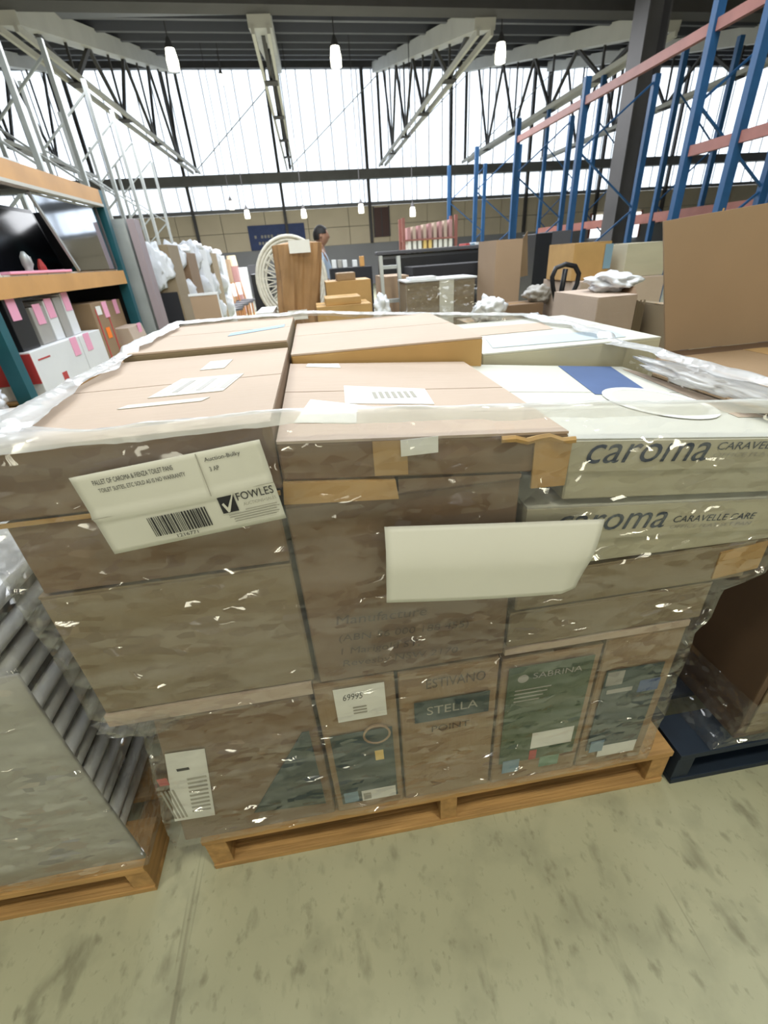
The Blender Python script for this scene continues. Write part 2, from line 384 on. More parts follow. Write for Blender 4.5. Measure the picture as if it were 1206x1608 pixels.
# far wall stands slightly turned to the aisle
WA = math.radians(4.5); WD = 26.0
WU = Vector((math.cos(WA), math.sin(WA), 0)); WN = Vector((-math.sin(WA), math.cos(WA), 0))
def wp(u, z, off=0.0): return WU*u + WN*(WD-off) + Vector((0, 0, z))
def wbox(mb, u0, u1, z0, z1, f, b):
    """box on the far wall; f, b = how far its front/back stand out into the hall"""
    return mb.hexa((wp(u0, z0, f), wp(u1, z0, f), wp(u1, z0, b), wp(u0, z0, b), wp(u0, z1, f), wp(u1, z1, f), wp(u1, z1, b), wp(u0, z1, b)))
UA, UB = -18.0, 38.0
wallf = MB(); wbox(wallf, UA, UB, 0, 1.85, .0, -.2); wallf = tag(wallf.build('wall_back', GREYW), kind='structure')
PIT = 2.02
def cladrow(z0, z1):
    k = 0; u = UA
    while u < UB:
        mb = MB(); wbox(mb, u+.012, u+PIT-.012, z0, z1-.02, .03, -.1); mb.build('panel', CLAD, wallf); u += PIT
cladrow(1.85, 2.62); cladrow(2.62, 3.42)
mb = MB(); wbox(mb, UA, UB, 1.85, 3.42, -.1, -.2); mb.build('wall_backing', STEELD, wallf)
# glazing: two bands of translucent sheets
wf = MB(); wbox(wf, UA, UB, 3.42, 3.56, .10, -.05); win2 = tag(wf.build('window_2', STEEL), kind='structure')
wf = MB(); wbox(wf, UA, UB, 4.46, 4.84, .30, -.05); win1 = tag(wf.build('window_1', STEEL), kind='structure')
wf = MB(); wbox(wf, UA, UB, 8.36, 8.92, .2, -.05); wf.build('head_rail', STEELD, win1)
GP = .66
ng = int((UB-UA)/GP)
for i in range(ng):
    u = UA+i*GP
    for par, z0, z1 in ((win1, 4.84, 8.36), (win2, 3.56, 4.46)):
        mb = MB(); wbox(mb, u+.012, u+GP-.012, z0, z1, .0, -.012); mb.build('pane', PANE, par)
        mb = MB(); wbox(mb, u-.018, u+.018, z0, z1, .02, -.02); mb.build('mullion', STEEL, par)
for i in range(14):
    u = UA+i*4.15+2.55
    mb = MB(); wbox(mb, u-.065, u+.065, 1.85, 8.4, .2, .03); mb.build('wind_post', STEELD, win1)
# side walls
tag(MB().box(-18.2, -18, -24, 27, 0, 8.5).build('wall_left', GREYW), kind='structure')
tag(MB().box(33, 33.2, -24, 30, 0, 8.5).build('wall_right', GREYW), kind='structure')
tag(MB().box(-18, 33, -24.2, -24, 0, 6.5).build('wall_front', CLAD), kind='structure')
# roof: rises from the valley gutter to the glazed wall
GD, GZ = 11.4, 4.93
def gp(u, z, d): return WU*u + WN*d + Vector((0, 0, z))
rf = MB()
for a, b in ((UA, UB),):
    rf.hexa((gp(a, GZ+.55, GD), gp(b, GZ+.55, GD), gp(b, 8.75, WD+.4), gp(a, 8.75, WD+.4), gp(a, GZ+.65, GD), gp(b, GZ+.65, GD), gp(b, 8.85, WD+.4), gp(a, 8.85, WD+.4)))
ceil = tag(rf.build('ceiling', ROOFM), kind='structure')
for k in range(1, 7):
    t = k/7; d = GD+(WD-GD)*t; z = GZ+.55+(8.75-GZ-.55)*t
    MB().hexa((gp(UA, z-.22, d-.05), gp(UB, z-.22, d-.05), gp(UB, z-.22, d+.05), gp(UA, z-.22, d+.05), gp(UA, z, d-.05), gp(UB, z, d-.05), gp(UB, z+.0, d+.05), gp(UA, z, d+.05))).build('purlin', PURL, ceil)
MB().hexa((gp(UA, GZ+.2, GD-.35), gp(UB, GZ+.2, GD-.35), gp(UB, GZ+.2, GD+.05), gp(UA, GZ+.2, GD+.05), gp(UA, GZ+.75, GD-.35), gp(UB, GZ+.75, GD-.35), gp(UB, GZ+.75, GD+.05), gp(UA, GZ+.75, GD+.05))).build('valley_gutter', STEELD, ceil)
# near bay of the roof; unseen clear sheets added to let daylight down
nb = MB()
nb.box(-18, 33, 5.9, 13.2, 5.72, 5.84); nb.box(-18, -3.0, 1.4, 5.9, 5.72, 5.84); nb.box(4.2, 33, 1.4, 5.9, 5.72, 5.84); nb.box(-18, 33, -24, 1.4, 5.72, 5.84)
nb.build('near_roof', ROOFM, ceil)
for k in range(6):
    MB().box(-18, 33, 6.4+k*.8-.05, 6.4+k*.8+.05, 5.5, 5.72).build('purlin', PURL, ceil)
for k in range(9):
    MB().box(-3.0+k*.8+.01, -3.0+(k+1)*.8-.01, 1.4, 5.9, 5.74, 5.76).build('added_clear_sheet', PANE, ceil)

# trusses
def truss(u_wall, label):
    xe = u_wall*math.cos(WA)-WD*math.sin(WA); x = xe  # trusses run along y
    yb = (WD + x*math.sin(WA))/math.cos(WA)-.3; ya = (GD + x*math.sin(WA))/math.cos(WA)
    zt = lambda y: GZ+.15+(8.28-GZ-.15)*(y-ya)/(yb-ya)
    root = empty('roof_truss', (x, (ya+yb)/2, GZ), label, 'truss', 'roof trusses under the sloping roof')
    MB().bar((x, ya, zt(ya)+.05), (x, yb, zt(yb)+.05), .42, .34).build('top_chord', STEELL, root)
    for dx in (-.14, .14): MB().bar((x+dx, ya, GZ), (x+dx, yb, GZ), .06, .11).build('bottom_chord', STEELL, root)
    n = 5; ys = [ya+(yb-ya)*(k+.9)/(n+.0) for k in range(n)]
    ys = [y for y in ys if y < yb-.3]
    prev = ya+.8
    for k, y in enumerate(ys):
        nx = y+(yb-ya)/n/2; pv = y-(yb-ya)/n/2
        MB().bar((x, pv, zt(pv)-.1), (x, y, GZ), .075).build('web', STEELD, root)
        MB().bar((x, min(nx, yb), zt(min(nx, yb))-.1), (x, y, GZ), .075).build('web', STEELD, root)
        MB().bar((x, y, zt(y)-.1), (x, y, GZ), .05).build('web', STEELD, root)
        MB().box(x-.15, x+.15, y-.16, y+.16, GZ-.07, GZ-.05).build('gusset', STEELD, root)
    MB().bar((x, yb, zt(yb)), (x, yb, GZ), .11).build('end_post', STEELD, root)
pos = ('at the far left, above the rack', 'second from the left, above the orange beamed rack', 'right above the middle of the wrapped pallet', 'third from the column', 'ending at the column top')
for u_, l_ in ((-6.6, 'pale steel roof truss at the far left above the orange beamed rack'), (-2.4, 'pale steel roof truss reaching the glazing above the grey wrapped goods'),
               (1.7, 'steel roof truss seen almost end-on above the rattan chair'), (6.0, 'steel roof truss above the black sofa, between two hanging lamps'),
               (10.14, 'steel roof truss meeting the gutter at the dark column'), (14.3, 'steel roof truss right of the dark column behind the blue rack')):
    truss(u_, l_)
# cross bracing in plan of the glazing (rods between the trusses)
rod = 0
for (a, b) in ((-2.4, 1.7), (1.7, 6.0), (6.0, 10.14), (10.14, 14.3)):
    t_ = tag(MB().bar(wp(a, 5.0, .4), wp(b, 8.1, .4), .035).build('brace_rod', GALV), 'thin bracing rod in front of the glazing, %s' % {-2.4: 'left of the rattan chair', 1.7: 'above the man', 6.0: 'left of the dark column', 10.14: 'behind the dark column'}[a], 'rod', 'bracing rods in front of the glazing')

# dark column
cr = empty('steel_column', (5.78, 9.2, 0), 'thick dark grey steel column rising to the roof gutter on the right', 'column')
MB().box(5.60, 5.96, 9.18, 9.21, 0, 5.5).build('web_plate', STEELD, cr)
MB().box(5.59, 5.615, 9.0, 9.4, 0, 5.5).build('flange', STEELD, cr); MB().box(5.945, 5.97, 9.0, 9.4, 0, 5.5).build('flange', STEELD, cr)
MB().box(5.5, 6.06, 8.92, 9.48, 0, .02).build('base_plate', STEELD, cr)

# hanging lamps in view
def lamp(px, py, y, size, label, strength=True, top=None):
    p = atY(px, py, y); 
    root = empty('hanging_lamp', (p.x, p.y, p.z), label, 'lamp', 'hanging lamps under the roof')
    s = size
    MB().tube(((p.x, p.y, p.z-s*1.2), (p.x, p.y, p.z-s*.2), (p.x, p.y, p.z+s*1.0)), [s*.75, s*.8, s*.6], 14).build('lens', LAMPM if strength else LAMPS_, root, smooth=False)
    MB().tube(((p.x, p.y, p.z+s*1.0), (p.x, p.y, p.z+s*1.5), (p.x, p.y, p.z+s*2.2)), [s*.62, s*.5, s*.18], 14).build('housing', STEELD, root)
    d = p.dot(WN)
    ztop = GZ+.53+(8.75-GZ-.55)*max(0, (d-GD))/(WD-GD) if d > GD else 5.72
    MB().tube(((p.x, p.y, p.z+s*2.1), (p.x, p.y, max(ztop, p.z+s*2.2))), .012, 6).build('cable', STEELD, root)
lamp(270, 92, 13.5, .15, 'bright hanging lamp below the roof, leftmost of the three big ones')
lamp(527, 88, 13.5, .15, 'bright hanging lamp below the roof, middle of the three big ones')
lamp(786, 82, 13.5, .15, 'bright hanging lamp below the roof, rightmost of the three big ones')
for k, (px, py, l_) in enumerate(((348, 124, 'small far lamp high in front of the glazing, right of the left truss'), (363, 322, 'small far lamp above the blue banner, higher one'), (388, 336, 'small far lamp above the blue banner, lower one'),
                                  (477, 335, 'small far lamp above the man'), (567, 327, 'small far lamp left of the brown hatch'), (648, 332, 'small far lamp above the bright strips'))):
    lamp(px, py, 20-k*.7, .11, l_, False)

# far wall things: banner, hatch, bright openings
def wallrect(px0, py0, px1, py1, off):
    def on(px, py):
        r = ray(px, py); t = (WD-off)/(r.dot(WN)); P = CAMPOS+r*t
        return P.dot(WU), P.z
    (u0, z1), (u1, z0) = on(px0, py0), on(px1, py1); return u0, u1, z0, z1
b_ = empty('wall_banner', wp(0.6, 1.9, .1), 'dark blue banner with pale lettering on the far cream wall', 'banner')
u0, u1, z0, z1 = wallrect(388, 355, 482, 388, .1)
mb = MB(); wbox(mb, u0, u1, z0, z1, .07, .04); mb.build('cloth', BANNER, b_)
for r_ in range(2):
    for k in range(11):
        if (k*7+r_*3) % 5 == 0: continue
        mb = MB(); a = u0+.25+k*.155; wbox(mb, a, a+.10, z0+.22+r_*.27, z0+.34+r_*.27, .074, .07); mb.build('lettering', GREYINK, b_)
d_ = empty('door_1', wp(5.9, 2.0, .05), 'brown hatch door high on the cream far wall', 'door'); d_['kind'] = 'structure'
del d_['category']
u0, u1, z0, z1 = wallrect(587, 326, 612, 371, .1)
mb = MB(); wbox(mb, u0, u1, z0, z1, .09, .04); mb.build('door_leaf', MAROON, d_)
for a, b in ((u0-.05, u0), (u1, u1+.05)):
    mb = MB(); wbox(mb, a, b, z0, z1+.05, .1, .03); mb.build('door_frame', STEELD, d_)
mb = MB(); wbox(mb, (u0+u1)/2-.02, (u0+u1)/2+.02, z0, z1, .1, .09); mb.build('door_rail', STEELD, d_)

# ------------------------------------------------------------------ pallets
def pallet(name, label, x0, x1, y0, y1, h, m, mt, group=None):
    root = empty(name, ((x0+x1)/2, (y0+y1)/2, 0), label, 'pallet', group)
    tb = .02
    n = 7; w = .115; step = ((y1-y0)-w)/(n-1)
    for k in range(n):
        a = y0+k*step; MB().box(x0, x1, a, a+w, h-tb, h).build('deck_board', m, root, bevel=.002)
    for xc in (x0+.03, (x0+x1)/2, x1-.03):
        MB().box(xc-.022 if xc != x0+.03 else x0+.002, xc+.022 if xc != x1-.03 else x1-.002, y0+.004, y1-.004, tb, h-tb-.0005).build('stringer', mt, root, bevel=.002)
    for k in range(3):
        a = y0+k*((y1-y0)-w)/2; MB().box(x0+.002, x1-.002, a, a+w, 0, tb-.0005).build('bottom_board', m, root, bevel=.002)
    return root
pallet('timber_pallet', 'orange timber pallet carrying the stretch-wrapped stack of cartons', -.432, .785, .592, 1.76, .14, WOOD, WOODY)
pallet('timber_pallet', 'timber pallet at the left edge under the grey stacked panels', -1.75, -.565, .572, 1.70, .115, WOOD, WOODY)
pallet('blue_pallet', 'dark blue pallet at the right edge under the big brown box', .80, 1.97, .582, 1.72, .13, BLUEW, BLUEW)

# ------------------------------------------------------------------ main stack
FY = .600
GRP = 'cartons of the wrapped front stack'
# left column
l4 = carton('carton', 'brown carton at the stack bottom left with dark triangle print and white label patch', -.468, -.108, FY, 1.10, .142, .585, CARDD, seed=1, xs=.062)
l3 = carton('carton', 'greyish brown carton low in the left column above the triangle-print box', -.478, -.092, FY, 1.10, .620, .898, CARDG, seed=2)
MB().box(-.480, -.10, FY-.004, 1.09, .587, .618).build('bottom_flap', CARDP, l3)
l2 = carton('carton', 'dark brown carton below the sale label, left column', -.466, -.092, FY, 1.13, .902, 1.028, CARDD, seed=3)
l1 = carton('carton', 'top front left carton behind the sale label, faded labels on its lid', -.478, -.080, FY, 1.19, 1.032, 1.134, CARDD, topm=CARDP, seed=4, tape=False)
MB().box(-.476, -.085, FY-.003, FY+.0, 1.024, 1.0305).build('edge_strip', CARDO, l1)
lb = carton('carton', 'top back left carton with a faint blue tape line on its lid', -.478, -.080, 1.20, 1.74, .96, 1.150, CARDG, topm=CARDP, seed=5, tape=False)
carton('carton', 'tall rear left carton under the back lid, hidden behind the front ones', -.47, -.09, 1.145, 1.735, .142, .956, CARDG, seed=6)
# prints of l4
MB().hexa(((-.29, FY-.0046, .215), (-.125, FY-.0046, .20), (-.125, FY-.003, .20), (-.29, FY-.003, .215),
           (-.1395, FY-.0046, .475), (-.125, FY-.0046, .475), (-.125, FY-.003, .475), (-.1395, FY-.003, .475))).build('triangle_print', TEALP, l4)
quad('shipping_label', LABELW, l4, [(-.462, FY-.0046, .240), (-.374, FY-.0046, .236), (-.335, FY-.0046, .478), (-.412, FY-.0046, .482)])
shl = [c for c in l4.children if c.name.startswith('shipping_label')][0]
for k in range(9): fq('label_line', GREYINK, shl, -.415+k*.0026, -.375+k*.0026, .265+k*.015, .271+k*.015, FY-.0052)
fq('label_mark', REDP, shl, -.452, -.432, .38, .405, FY-.0047); fq('label_mark', INK, shl, -.405, -.38, .42, .428, FY-.0047)
for k in range(4): fq('label_bar', GREYINK, shl, -.458+k*.008, -.454+k*.008, .25, .36, FY-.0047)
# lid labels of l1
def lidlabel(par, pts, z, m=LABELW, name='lid_label'):
    return quad(name, m, par, [(x, y, z) for x, y in pts], .0006)
LABF = mat('faded_label', (0.66, 0.64, 0.58), .6, var=.12, vscale=60)
ll1 = lidlabel(l1, ((-.30, .80), (-.175, .80), (-.155, .925), (-.275, .93)), 1.1352, LABF)
lidlabel(l1, ((-.33, .745), (-.20, .745), (-.19, .765), (-.32, .765)), 1.1352, LABF)
lidlabel(l1, ((-.255, 1.0), (-.205, 1.0), (-.20, 1.09), (-.25, 1.09)), 1.1352, LABF)
for k in range(6): lidlabel(ll1, ((-.285+k*.02, .82), (-.275+k*.02, .82), (-.262+k*.02, .905), (-.272+k*.02, .905)), 1.1356, GREYPL if k % 2 else LABF, 'label_print')
lidlabel(lb, ((-.25, 1.36), (-.10, 1.46), (-.10, 1.52), (-.25, 1.42)), 1.1512, SKYP, 'blue_tape')
# middle column
m3a = carton('carton', 'narrow carton with teal printed panel and number label at stack bottom', -.100, .062, FY, 1.08, .142, .600, CARD, seed=7)
m3b = carton('carton', 'carton with a dark name band, between the teal and green printed boxes', .068, .280, FY, 1.08, .142, .596, CARD, seed=8)
m2 = carton('carton', 'big brown carton with printed address, centre of the stack below the blank paper', -.084, .288, FY+.004, 1.10, .603, 1.002, CARDD, seed=9)
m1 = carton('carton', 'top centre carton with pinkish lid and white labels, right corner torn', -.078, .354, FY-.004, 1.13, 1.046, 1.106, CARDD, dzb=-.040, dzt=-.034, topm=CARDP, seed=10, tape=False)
MB().hexa(((-.082, FY-.012, 1.012), (.088, FY-.012, .998), (.088, FY+.3, .9985+.005), (-.082, FY+.3, 1.012), (-.078, FY-.010, 1.045), (.085, FY-.010, 1.028), (.085, FY+.3, 1.028), (-.078, FY+.3, 1.045))).build('torn_flap', CARDO, m2)
MB().hexa(((.090, FY-.002, 1.0035), (.285, FY-.002, 1.0035), (.285, 1.09, 1.0035), (.090, 1.09, 1.0035), (.090, FY-.002, 1.026), (.285, FY-.002, 1.010), (.285, 1.09, 1.010), (.090, 1.09, 1.026))).build('top_flap', CARDD, m2)
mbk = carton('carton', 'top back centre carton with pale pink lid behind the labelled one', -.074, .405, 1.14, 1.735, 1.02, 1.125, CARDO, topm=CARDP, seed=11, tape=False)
carton('carton', 'tall rear centre carton under the pale pink lid', -.08, .30, 1.12, 1.73, .142, 1.016, CARDG, seed=12)
# m1 details: right end flap, torn lip, labels
MB().hexa(((.300, FY-.009, .985), (.357, FY-.007, .982), (.357, FY-.003, .982), (.300, FY-.005, .985), (.298, FY-.009, 1.066), (.359, FY-.008, 1.062), (.359, FY-.004, 1.062), (.298, FY-.005, 1.066))).build('end_flap', CARDO, m1)
MB().tube([(.245+.019*k, FY-.010-.004*math.sin(k*1.3), 1.074-.002*k+.003*math.sin(k*2.1)) for k in range(7)], .0055, 6).build('torn_edge', CARDO, m1)
zt_m1 = lambda x: 1.106-.034*(x+.078)/.432
def m1lab(pts): return quad('lid_label', LABELW, m1, [(x, y, zt_m1(x)+.0012) for x, y in pts], .0006)
ml1 = m1lab(((.030, .775), (.185, .755), (.192, .862), (.036, .900)))
m1lab(((-.040, 1.09), (.040, 1.07), (.038, 1.12), (-.035, 1.125)))
m1lab(((-.055, .675), (.040, .665), (.050, .765), (-.030, .805)))
for k in range(7): quad('label_print', GREYINK, ml1, [(x, y, zt_m1(x)+.0018) for x, y in ((.085+k*.012, .80), (.092+k*.012, .80), (.092+k*.012, .845), (.085+k*.012, .845))], .0004)
fq('fold_label', LABELW, m1, .095, .150, 1.065, 1.090, FY-.0085)
fq('tape', TAPE, m1, .055, .105, 1.038, 1.092, FY-.0055, dz=-.004)
# m2 address (blurred in the photo; what can be read)
for s, z, w in (('Manufacture', .752, .165), ('(ABN 56 000 188 455)', .706, .245), ('1 Marigold ST,', .672, .15), ('Revesby NSW 2170', .640, .225)):
    text('lettering', s, m2, INKB, -.035, z, w, .021, FY-.0005, shear=.1, tilt=-.05)
# m3a: label and panel
nl = fq('number_label', LABELW, m3a, -.062, .040, .487, .588, FY-.004)
text('lettering', '69995', nl, INK, -.045, .552, .04, .018, FY-.0050, shear=.2)
for k in range(3): fq('label_line', GREYINK, nl, -.028, .0, .525-k*.009, .529-k*.009, FY-.0048)
tp_ = fq('teal_panel', TEALP, m3a, -.086, .048, .180, .445, FY-.004)
bm_ = MB().tube([(.014+.028*math.cos(a*PI/8), FY-.0046, .428+.03*math.sin(a*PI/8)) for a in range(16)], .003, 4, closed=True).build('round_print', CARDB, m3a)
fq('blue_sticker', SKYP, m3a, -.080, -.046, .185, .225, FY-.0048); fq('white_sticker', LABELW, m3a, -.038, .044, .180, .222, FY-.0048)
fq('label_print', GREYINK, m3a, -.034, -.016, .187, .212, FY-.0056); fq('gold_print', GOLDP, tp_, .005, .024, .335, .37, FY-.0048)
# m3b
text('lettering', 'ESTIVANO', m3b, INKB, .125, .545, .125, .028, FY-.004)
nb_ = fq('name_band', TEALP, m3b, .098, .262, .440, .508, FY-.004)
text('lettering', 'STELLA', nb_, GREYINK, .125, .462, .112, .026, FY-.0050)
text('lettering', 'POINT', m3b, INKB, .135, .400, .085, .020, FY-.004)
# right column
r6 = carton('carton', 'brown carton with dark blue photo print at the stack bottom right corner', .512, .690, FY, 1.15, .142, .602, CARD, seed=13)
r5 = carton('carton', 'carton with big green printed panel low in the right half of the stack', .286, .506, FY, 1.15, .142, .588, CARD, seed=14)
r4 = carton('carton', 'flat greyish carton lying on the green and dark blue printed boxes', .292, .712, FY, 1.15, .622, .715, CARDG, seed=15)
MB().box(.288, .690, FY-.002, 1.14, .604, .620).build('bottom_flap', CARDP, r4)
r3 = carton('carton', 'grey brown carton sticking out at the right, under the two cream ones', .300, .775, FY, 1.15, .718, .802, CARDG, dzt=.006, seed=16)
MB().hexa(((.70, FY-.004, .728), (.80, FY-.0, .735), (.80, 1.1, .735), (.776, 1.1, .735), (.70, FY-.003, .790), (.80, FY-.0, .800), (.80, 1.1, .800), (.776, 1.1, .800))).build('loose_flap', CARDO, r3)
def cream(name, label, x0, x1, z0, z1, dzb, dzt, seed, printx, back=1.16):
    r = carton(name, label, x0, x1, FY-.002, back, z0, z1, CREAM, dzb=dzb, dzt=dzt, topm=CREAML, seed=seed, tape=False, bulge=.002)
    h = z1-z0
    # lid lip over the lower tray
    MB().hexa(((x0-.001, FY-.0065, z0+h*.50), (x1+.001, FY-.0065, z0+h*.50+dzt), (x1+.001, FY-.003, z0+h*.50+dzt), (x0-.001, FY-.003, z0+h*.50),
               (x0-.001, FY-.0065, z1-.002), (x1+.001, FY-.0065, z1-.002+dzt), (x1+.001, FY-.003, z1-.002+dzt), (x0-.001, FY-.003, z1-.002))).build('lid_lip', CREAM, r)
    return r
tl = -.078
r1 = cream('carton', 'top right cream cistern carton with big brand print and blue picture on its lid', .360, .815, .952, 1.058, -.045, -.048, 17, .385)
r2 = cream('carton', 'second cream carton down on the right, brand print half hidden by the blank paper', .300, .815, .815, .946, -.008, -.050, 18, .34)
def logo(par, x, z, w, h, xt, zt, wt, hh, tilt):
    y = FY-.0075
    text('lettering', 'caroma', par, INKN, x, z, w, h, y, shear=.25, tilt=tilt)
    text('lettering', 'CARAVELLE CARE', par, INKN, xt, zt, wt, hh, y, shear=.2, tilt=tilt)
    text('lettering', 'OFFICE FLAT SET PAN', par, GREYINK, xt-.003, zt-hh*.95, wt, hh*.55, y, shear=.2, tilt=tilt)
logo(r1, .386, 1.016, .212, .032, .612, 1.012, .19, .013, -.10)
logo(r2, .352, .893, .205, .032, .572, .880, .165, .013, -.10)
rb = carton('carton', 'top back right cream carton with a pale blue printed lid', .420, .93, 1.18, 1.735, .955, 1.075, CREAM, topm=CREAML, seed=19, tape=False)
carton('carton', 'tall rear right carton under the pale blue printed lid', .31, .74, 1.17, 1.73, .142, .95, CARDG, seed=20)
zt_r1 = lambda x: 1.058-.048*(x-.36)/.455
def r1q(pts, m, n): quad(n, m, r1, [(x, y, zt_r1(x)+.0012) for x, y in pts], .0006)
r1q(((.555, .86), (.685, .85), (.775, 1.152), (.622, 1.152)), BLUEP, 'blue_picture')
r1q(((.745, .70), (.805, .70), (.812, 1.10), (.790, 1.12)), CARDP, 'tan_picture')
# pale oval (seat outline) printed over the picture
quadpts = []
ov = MB(); cxo, cyo = .655, .80
ring = [(cxo+.10*math.cos(a*PI/16), cyo+.115*math.sin(a*PI/16)) for a in range(32)]
ring2 = [(cxo+.082*math.cos(a*PI/16), cyo+.095*math.sin(a*PI/16)) for a in range(32)]
for a in range(32):
    b = (a+1) % 32
    i = len(ov.v); ov.v += [(*ring[a], zt_r1(ring[a][0])+.0022), (*ring[b], zt_r1(ring[b][0])+.0022), (*ring2[b], zt_r1(ring2[b][0])+.0022), (*ring2[a], zt_r1(ring2[a][0])+.0022)]
    ov.f.append((i, i+1, i+2, i+3))
ov.build('oval_print', LABELW, r1)
cen = MB(); cen.v = [(*p, zt_r1(p[0])+.0019) for p in ring2]; cen.f = [tuple(range(32))]; cen.build('seat_print', GREYPL if False else CREAML, r1)
lidlabel(rb, ((.47, 1.24), (.85, 1.22), (.88, 1.34), (.50, 1.38)), 1.0765, PALEB, 'pale_blue_print')
lidlabel(rb, ((.45, 1.45), (.75, 1.45), (.78, 1.60), (.46, 1.62)), 1.0765, CARDP, 'tan_print')
# r5 / r6 prints
gpn = fq('green_panel', GREENP, r5, .300, .488, .225, .565, FY-.004)
text('lettering', 'SABRINA', gpn, GREYPL, .355, .523, .11, .017, FY-.005)
MB().tube([(.333, FY-.0046, .528), (.333, FY-.0056, .528)], .012, 14).build('round_mark', GREYPL, gpn)
for k in range(4): fq('print_line', GREYPL, gpn, .318, .40-.008*k, .490-k*.012, .493-k*.012, FY-.0048)
fq('white_label', LABELW, r5, .375, .478, .270, .330, FY-.0052); fq('red_mark', REDP, r5, .375, .393, .225, .262, FY-.0052)
fq('blue_sticker', SKYP, r5, .310, .352, .185, .235, FY-.0048); fq('green_sticker', mat('mint_sticker', (.14, .28, .2), .5), r5, .405, .455, .185, .225, FY-.0048)
php = fq('photo_panel', TEALP, r6, .526, .662, .215, .505, FY-.004)
fq('white_strip', LABELW, r6, .560, .660, .180, .225, FY-.0048); fq('pale_print', GREYPL, php, .530, .57, .455, .50, FY-.0048); fq('blue_print', BLUEP, php, .615, .665, .415, .455, FY-.0048)
fq('print_line', GREYPL, php, .538, .60, .427, .440, FY-.0050); fq('pale_blue_print', SKYP, r6, .535, .57, .205, .25, FY-.0050)

# ------------------------------------------------------------------ stretch wrap around the stack
def leftx(z):
    pts = ((.14, -.484), (.24, -.480), (.56, -.424), (.60, -.44), (.625, -.494), (1.2, -.494))
    for (a, xa), (b, xb) in zip(pts, pts[1:]):
        if z <= b: return xa+(xb-xa)*max(0, (z-a)/(b-a))
    return pts[-1][1]
def rightx(z):
    pts = ((.14, .700), (.60, .698), (.63, .722), (.71, .724), (.73, .80), (.80, .812), (.84, .828), (1.2, .832))
    for (a, xa), (b, xb) in zip(pts, pts[1:]):
        if z <= b: return xa+(xb-xa)*max(0, (z-a)/(b-a))
    return pts[-1][1]
def ztopf(x): return 1.145-.075*max(0, min(1, (x+.05)/.85))
X0f, Y0f, Y1f = -.494, .583, 1.76
def wrap_path(n):
    """perimeter parameter -> (fx, fy, nx, ny); fx in 0..1 across"""
    P = []
    for k in range(n): P.append((k/n, 0.0, 0, -1))
    for k in range(n): P.append((1.0, k/n, 1, 0))
    for k in range(n): P.append((1-k/n, 1.0, 0, 1))
    for k in range(n): P.append((0.0, 1-k/n, -1, 0))
    return P
NP, NZ = 90, 66
path = wrap_path(NP); V = []; Fc = []
for j in range(NZ+1):
    t = j/NZ
    for (fx, fy, nx, ny) in path:
        xr = X0f+(.81-X0f)*fx
        zt = ztopf(xr)
        z = .150+(zt-.150)*t
        x = leftx(z)+(rightx(z)-leftx(z))*fx; y = Y0f+(Y1f-Y0f)*fy
        if z < .62 and z > .15: pass
        a = noise.noise(Vector((x*5, y*5, z*14+x*1.2)))*.006 + noise.noise(Vector((x*17, y*17, z*34)))*.003
        a = max(a, -.004)
        V.append((x+nx*a, y+ny*a, z))
NPT = len(path)
for j in range(NZ):
    for k in range(NPT):
        k2 = (k+1) % NPT; Fc.append((j*NPT+k, j*NPT+k2, (j+1)*NPT+k2, (j+1)*NPT+k))
me = bpy.data.meshes.new('stretch_wrap'); me.from_pydata(V, [], Fc); me.update()
for p in me.polygons: p.use_smooth = True
wrap = empty('stretch_wrap', (.15, 1.17, .15), 'clear crinkled stretch film wound around the front stack of cartons', 'plastic wrap')
link('film', me, FILM, wrap)
# bunched rim of the film, folded over the top edge
V = []; Fc = []; NR = 9
for j in range(NR+1):
    t = j/NR
    for k, (fx, fy, nx, ny) in enumerate(path):
        x = X0f+(rightx(1.1)-X0f)*fx; y = Y0f+(Y1f-Y0f)*fy
        wid = (.020+.014*noise.noise(Vector((k*.13, 3, 0)))) if ny == -1 else (.055+.03*noise.noise(Vector((k*.1, 7, 0))))
        if nx == -1 and fy < .3: wid += .05*(1-fy/.3)
        if ny == -1 and fx < .15: wid += .09*(1-fx/.15)
        if nx == 1: wid *= 1.15
        zz = ztopf(x)+.003
        if fy > .55: zz += .012
        r_ = .010
        off = -wid*t
        hgt = -.014*(1-t)**6 + .006*math.sin(PI*min(1, t*1.3)) + .004*noise.noise(Vector((x*14, y*14, t*5)))+.0015*noise.noise(Vector((x*60, y*60, t*9)))
        cxn = (nx, ny)
        # mitre the corners
        V.append((x+nx*(.004+off)+ (0), y+ny*(.004+off), zz+max(hgt, -.016)))
for j in range(NR):
    for k in range(NPT):
        k2 = (k+1) % NPT; Fc.append((j*NPT+k, j*NPT+k2, (j+1)*NPT+k2, (j+1)*NPT+k))
me = bpy.data.meshes.new('film_rim'); me.from_pydata(V, [], Fc); me.update()
for p in me.polygons: p.use_smooth = True
link('film_rim', me, FILMR, wrap)
# slack tail of film at the lower left and the right top corner
crumple('film_tail', FILM, wrap, (-.43, .60, .578), (.075, .02, .022), .4, 3)
crumple('film_tail', FILMR, wrap, (.80, .86, 1.045), (.035, .20, .016), .5, 5)

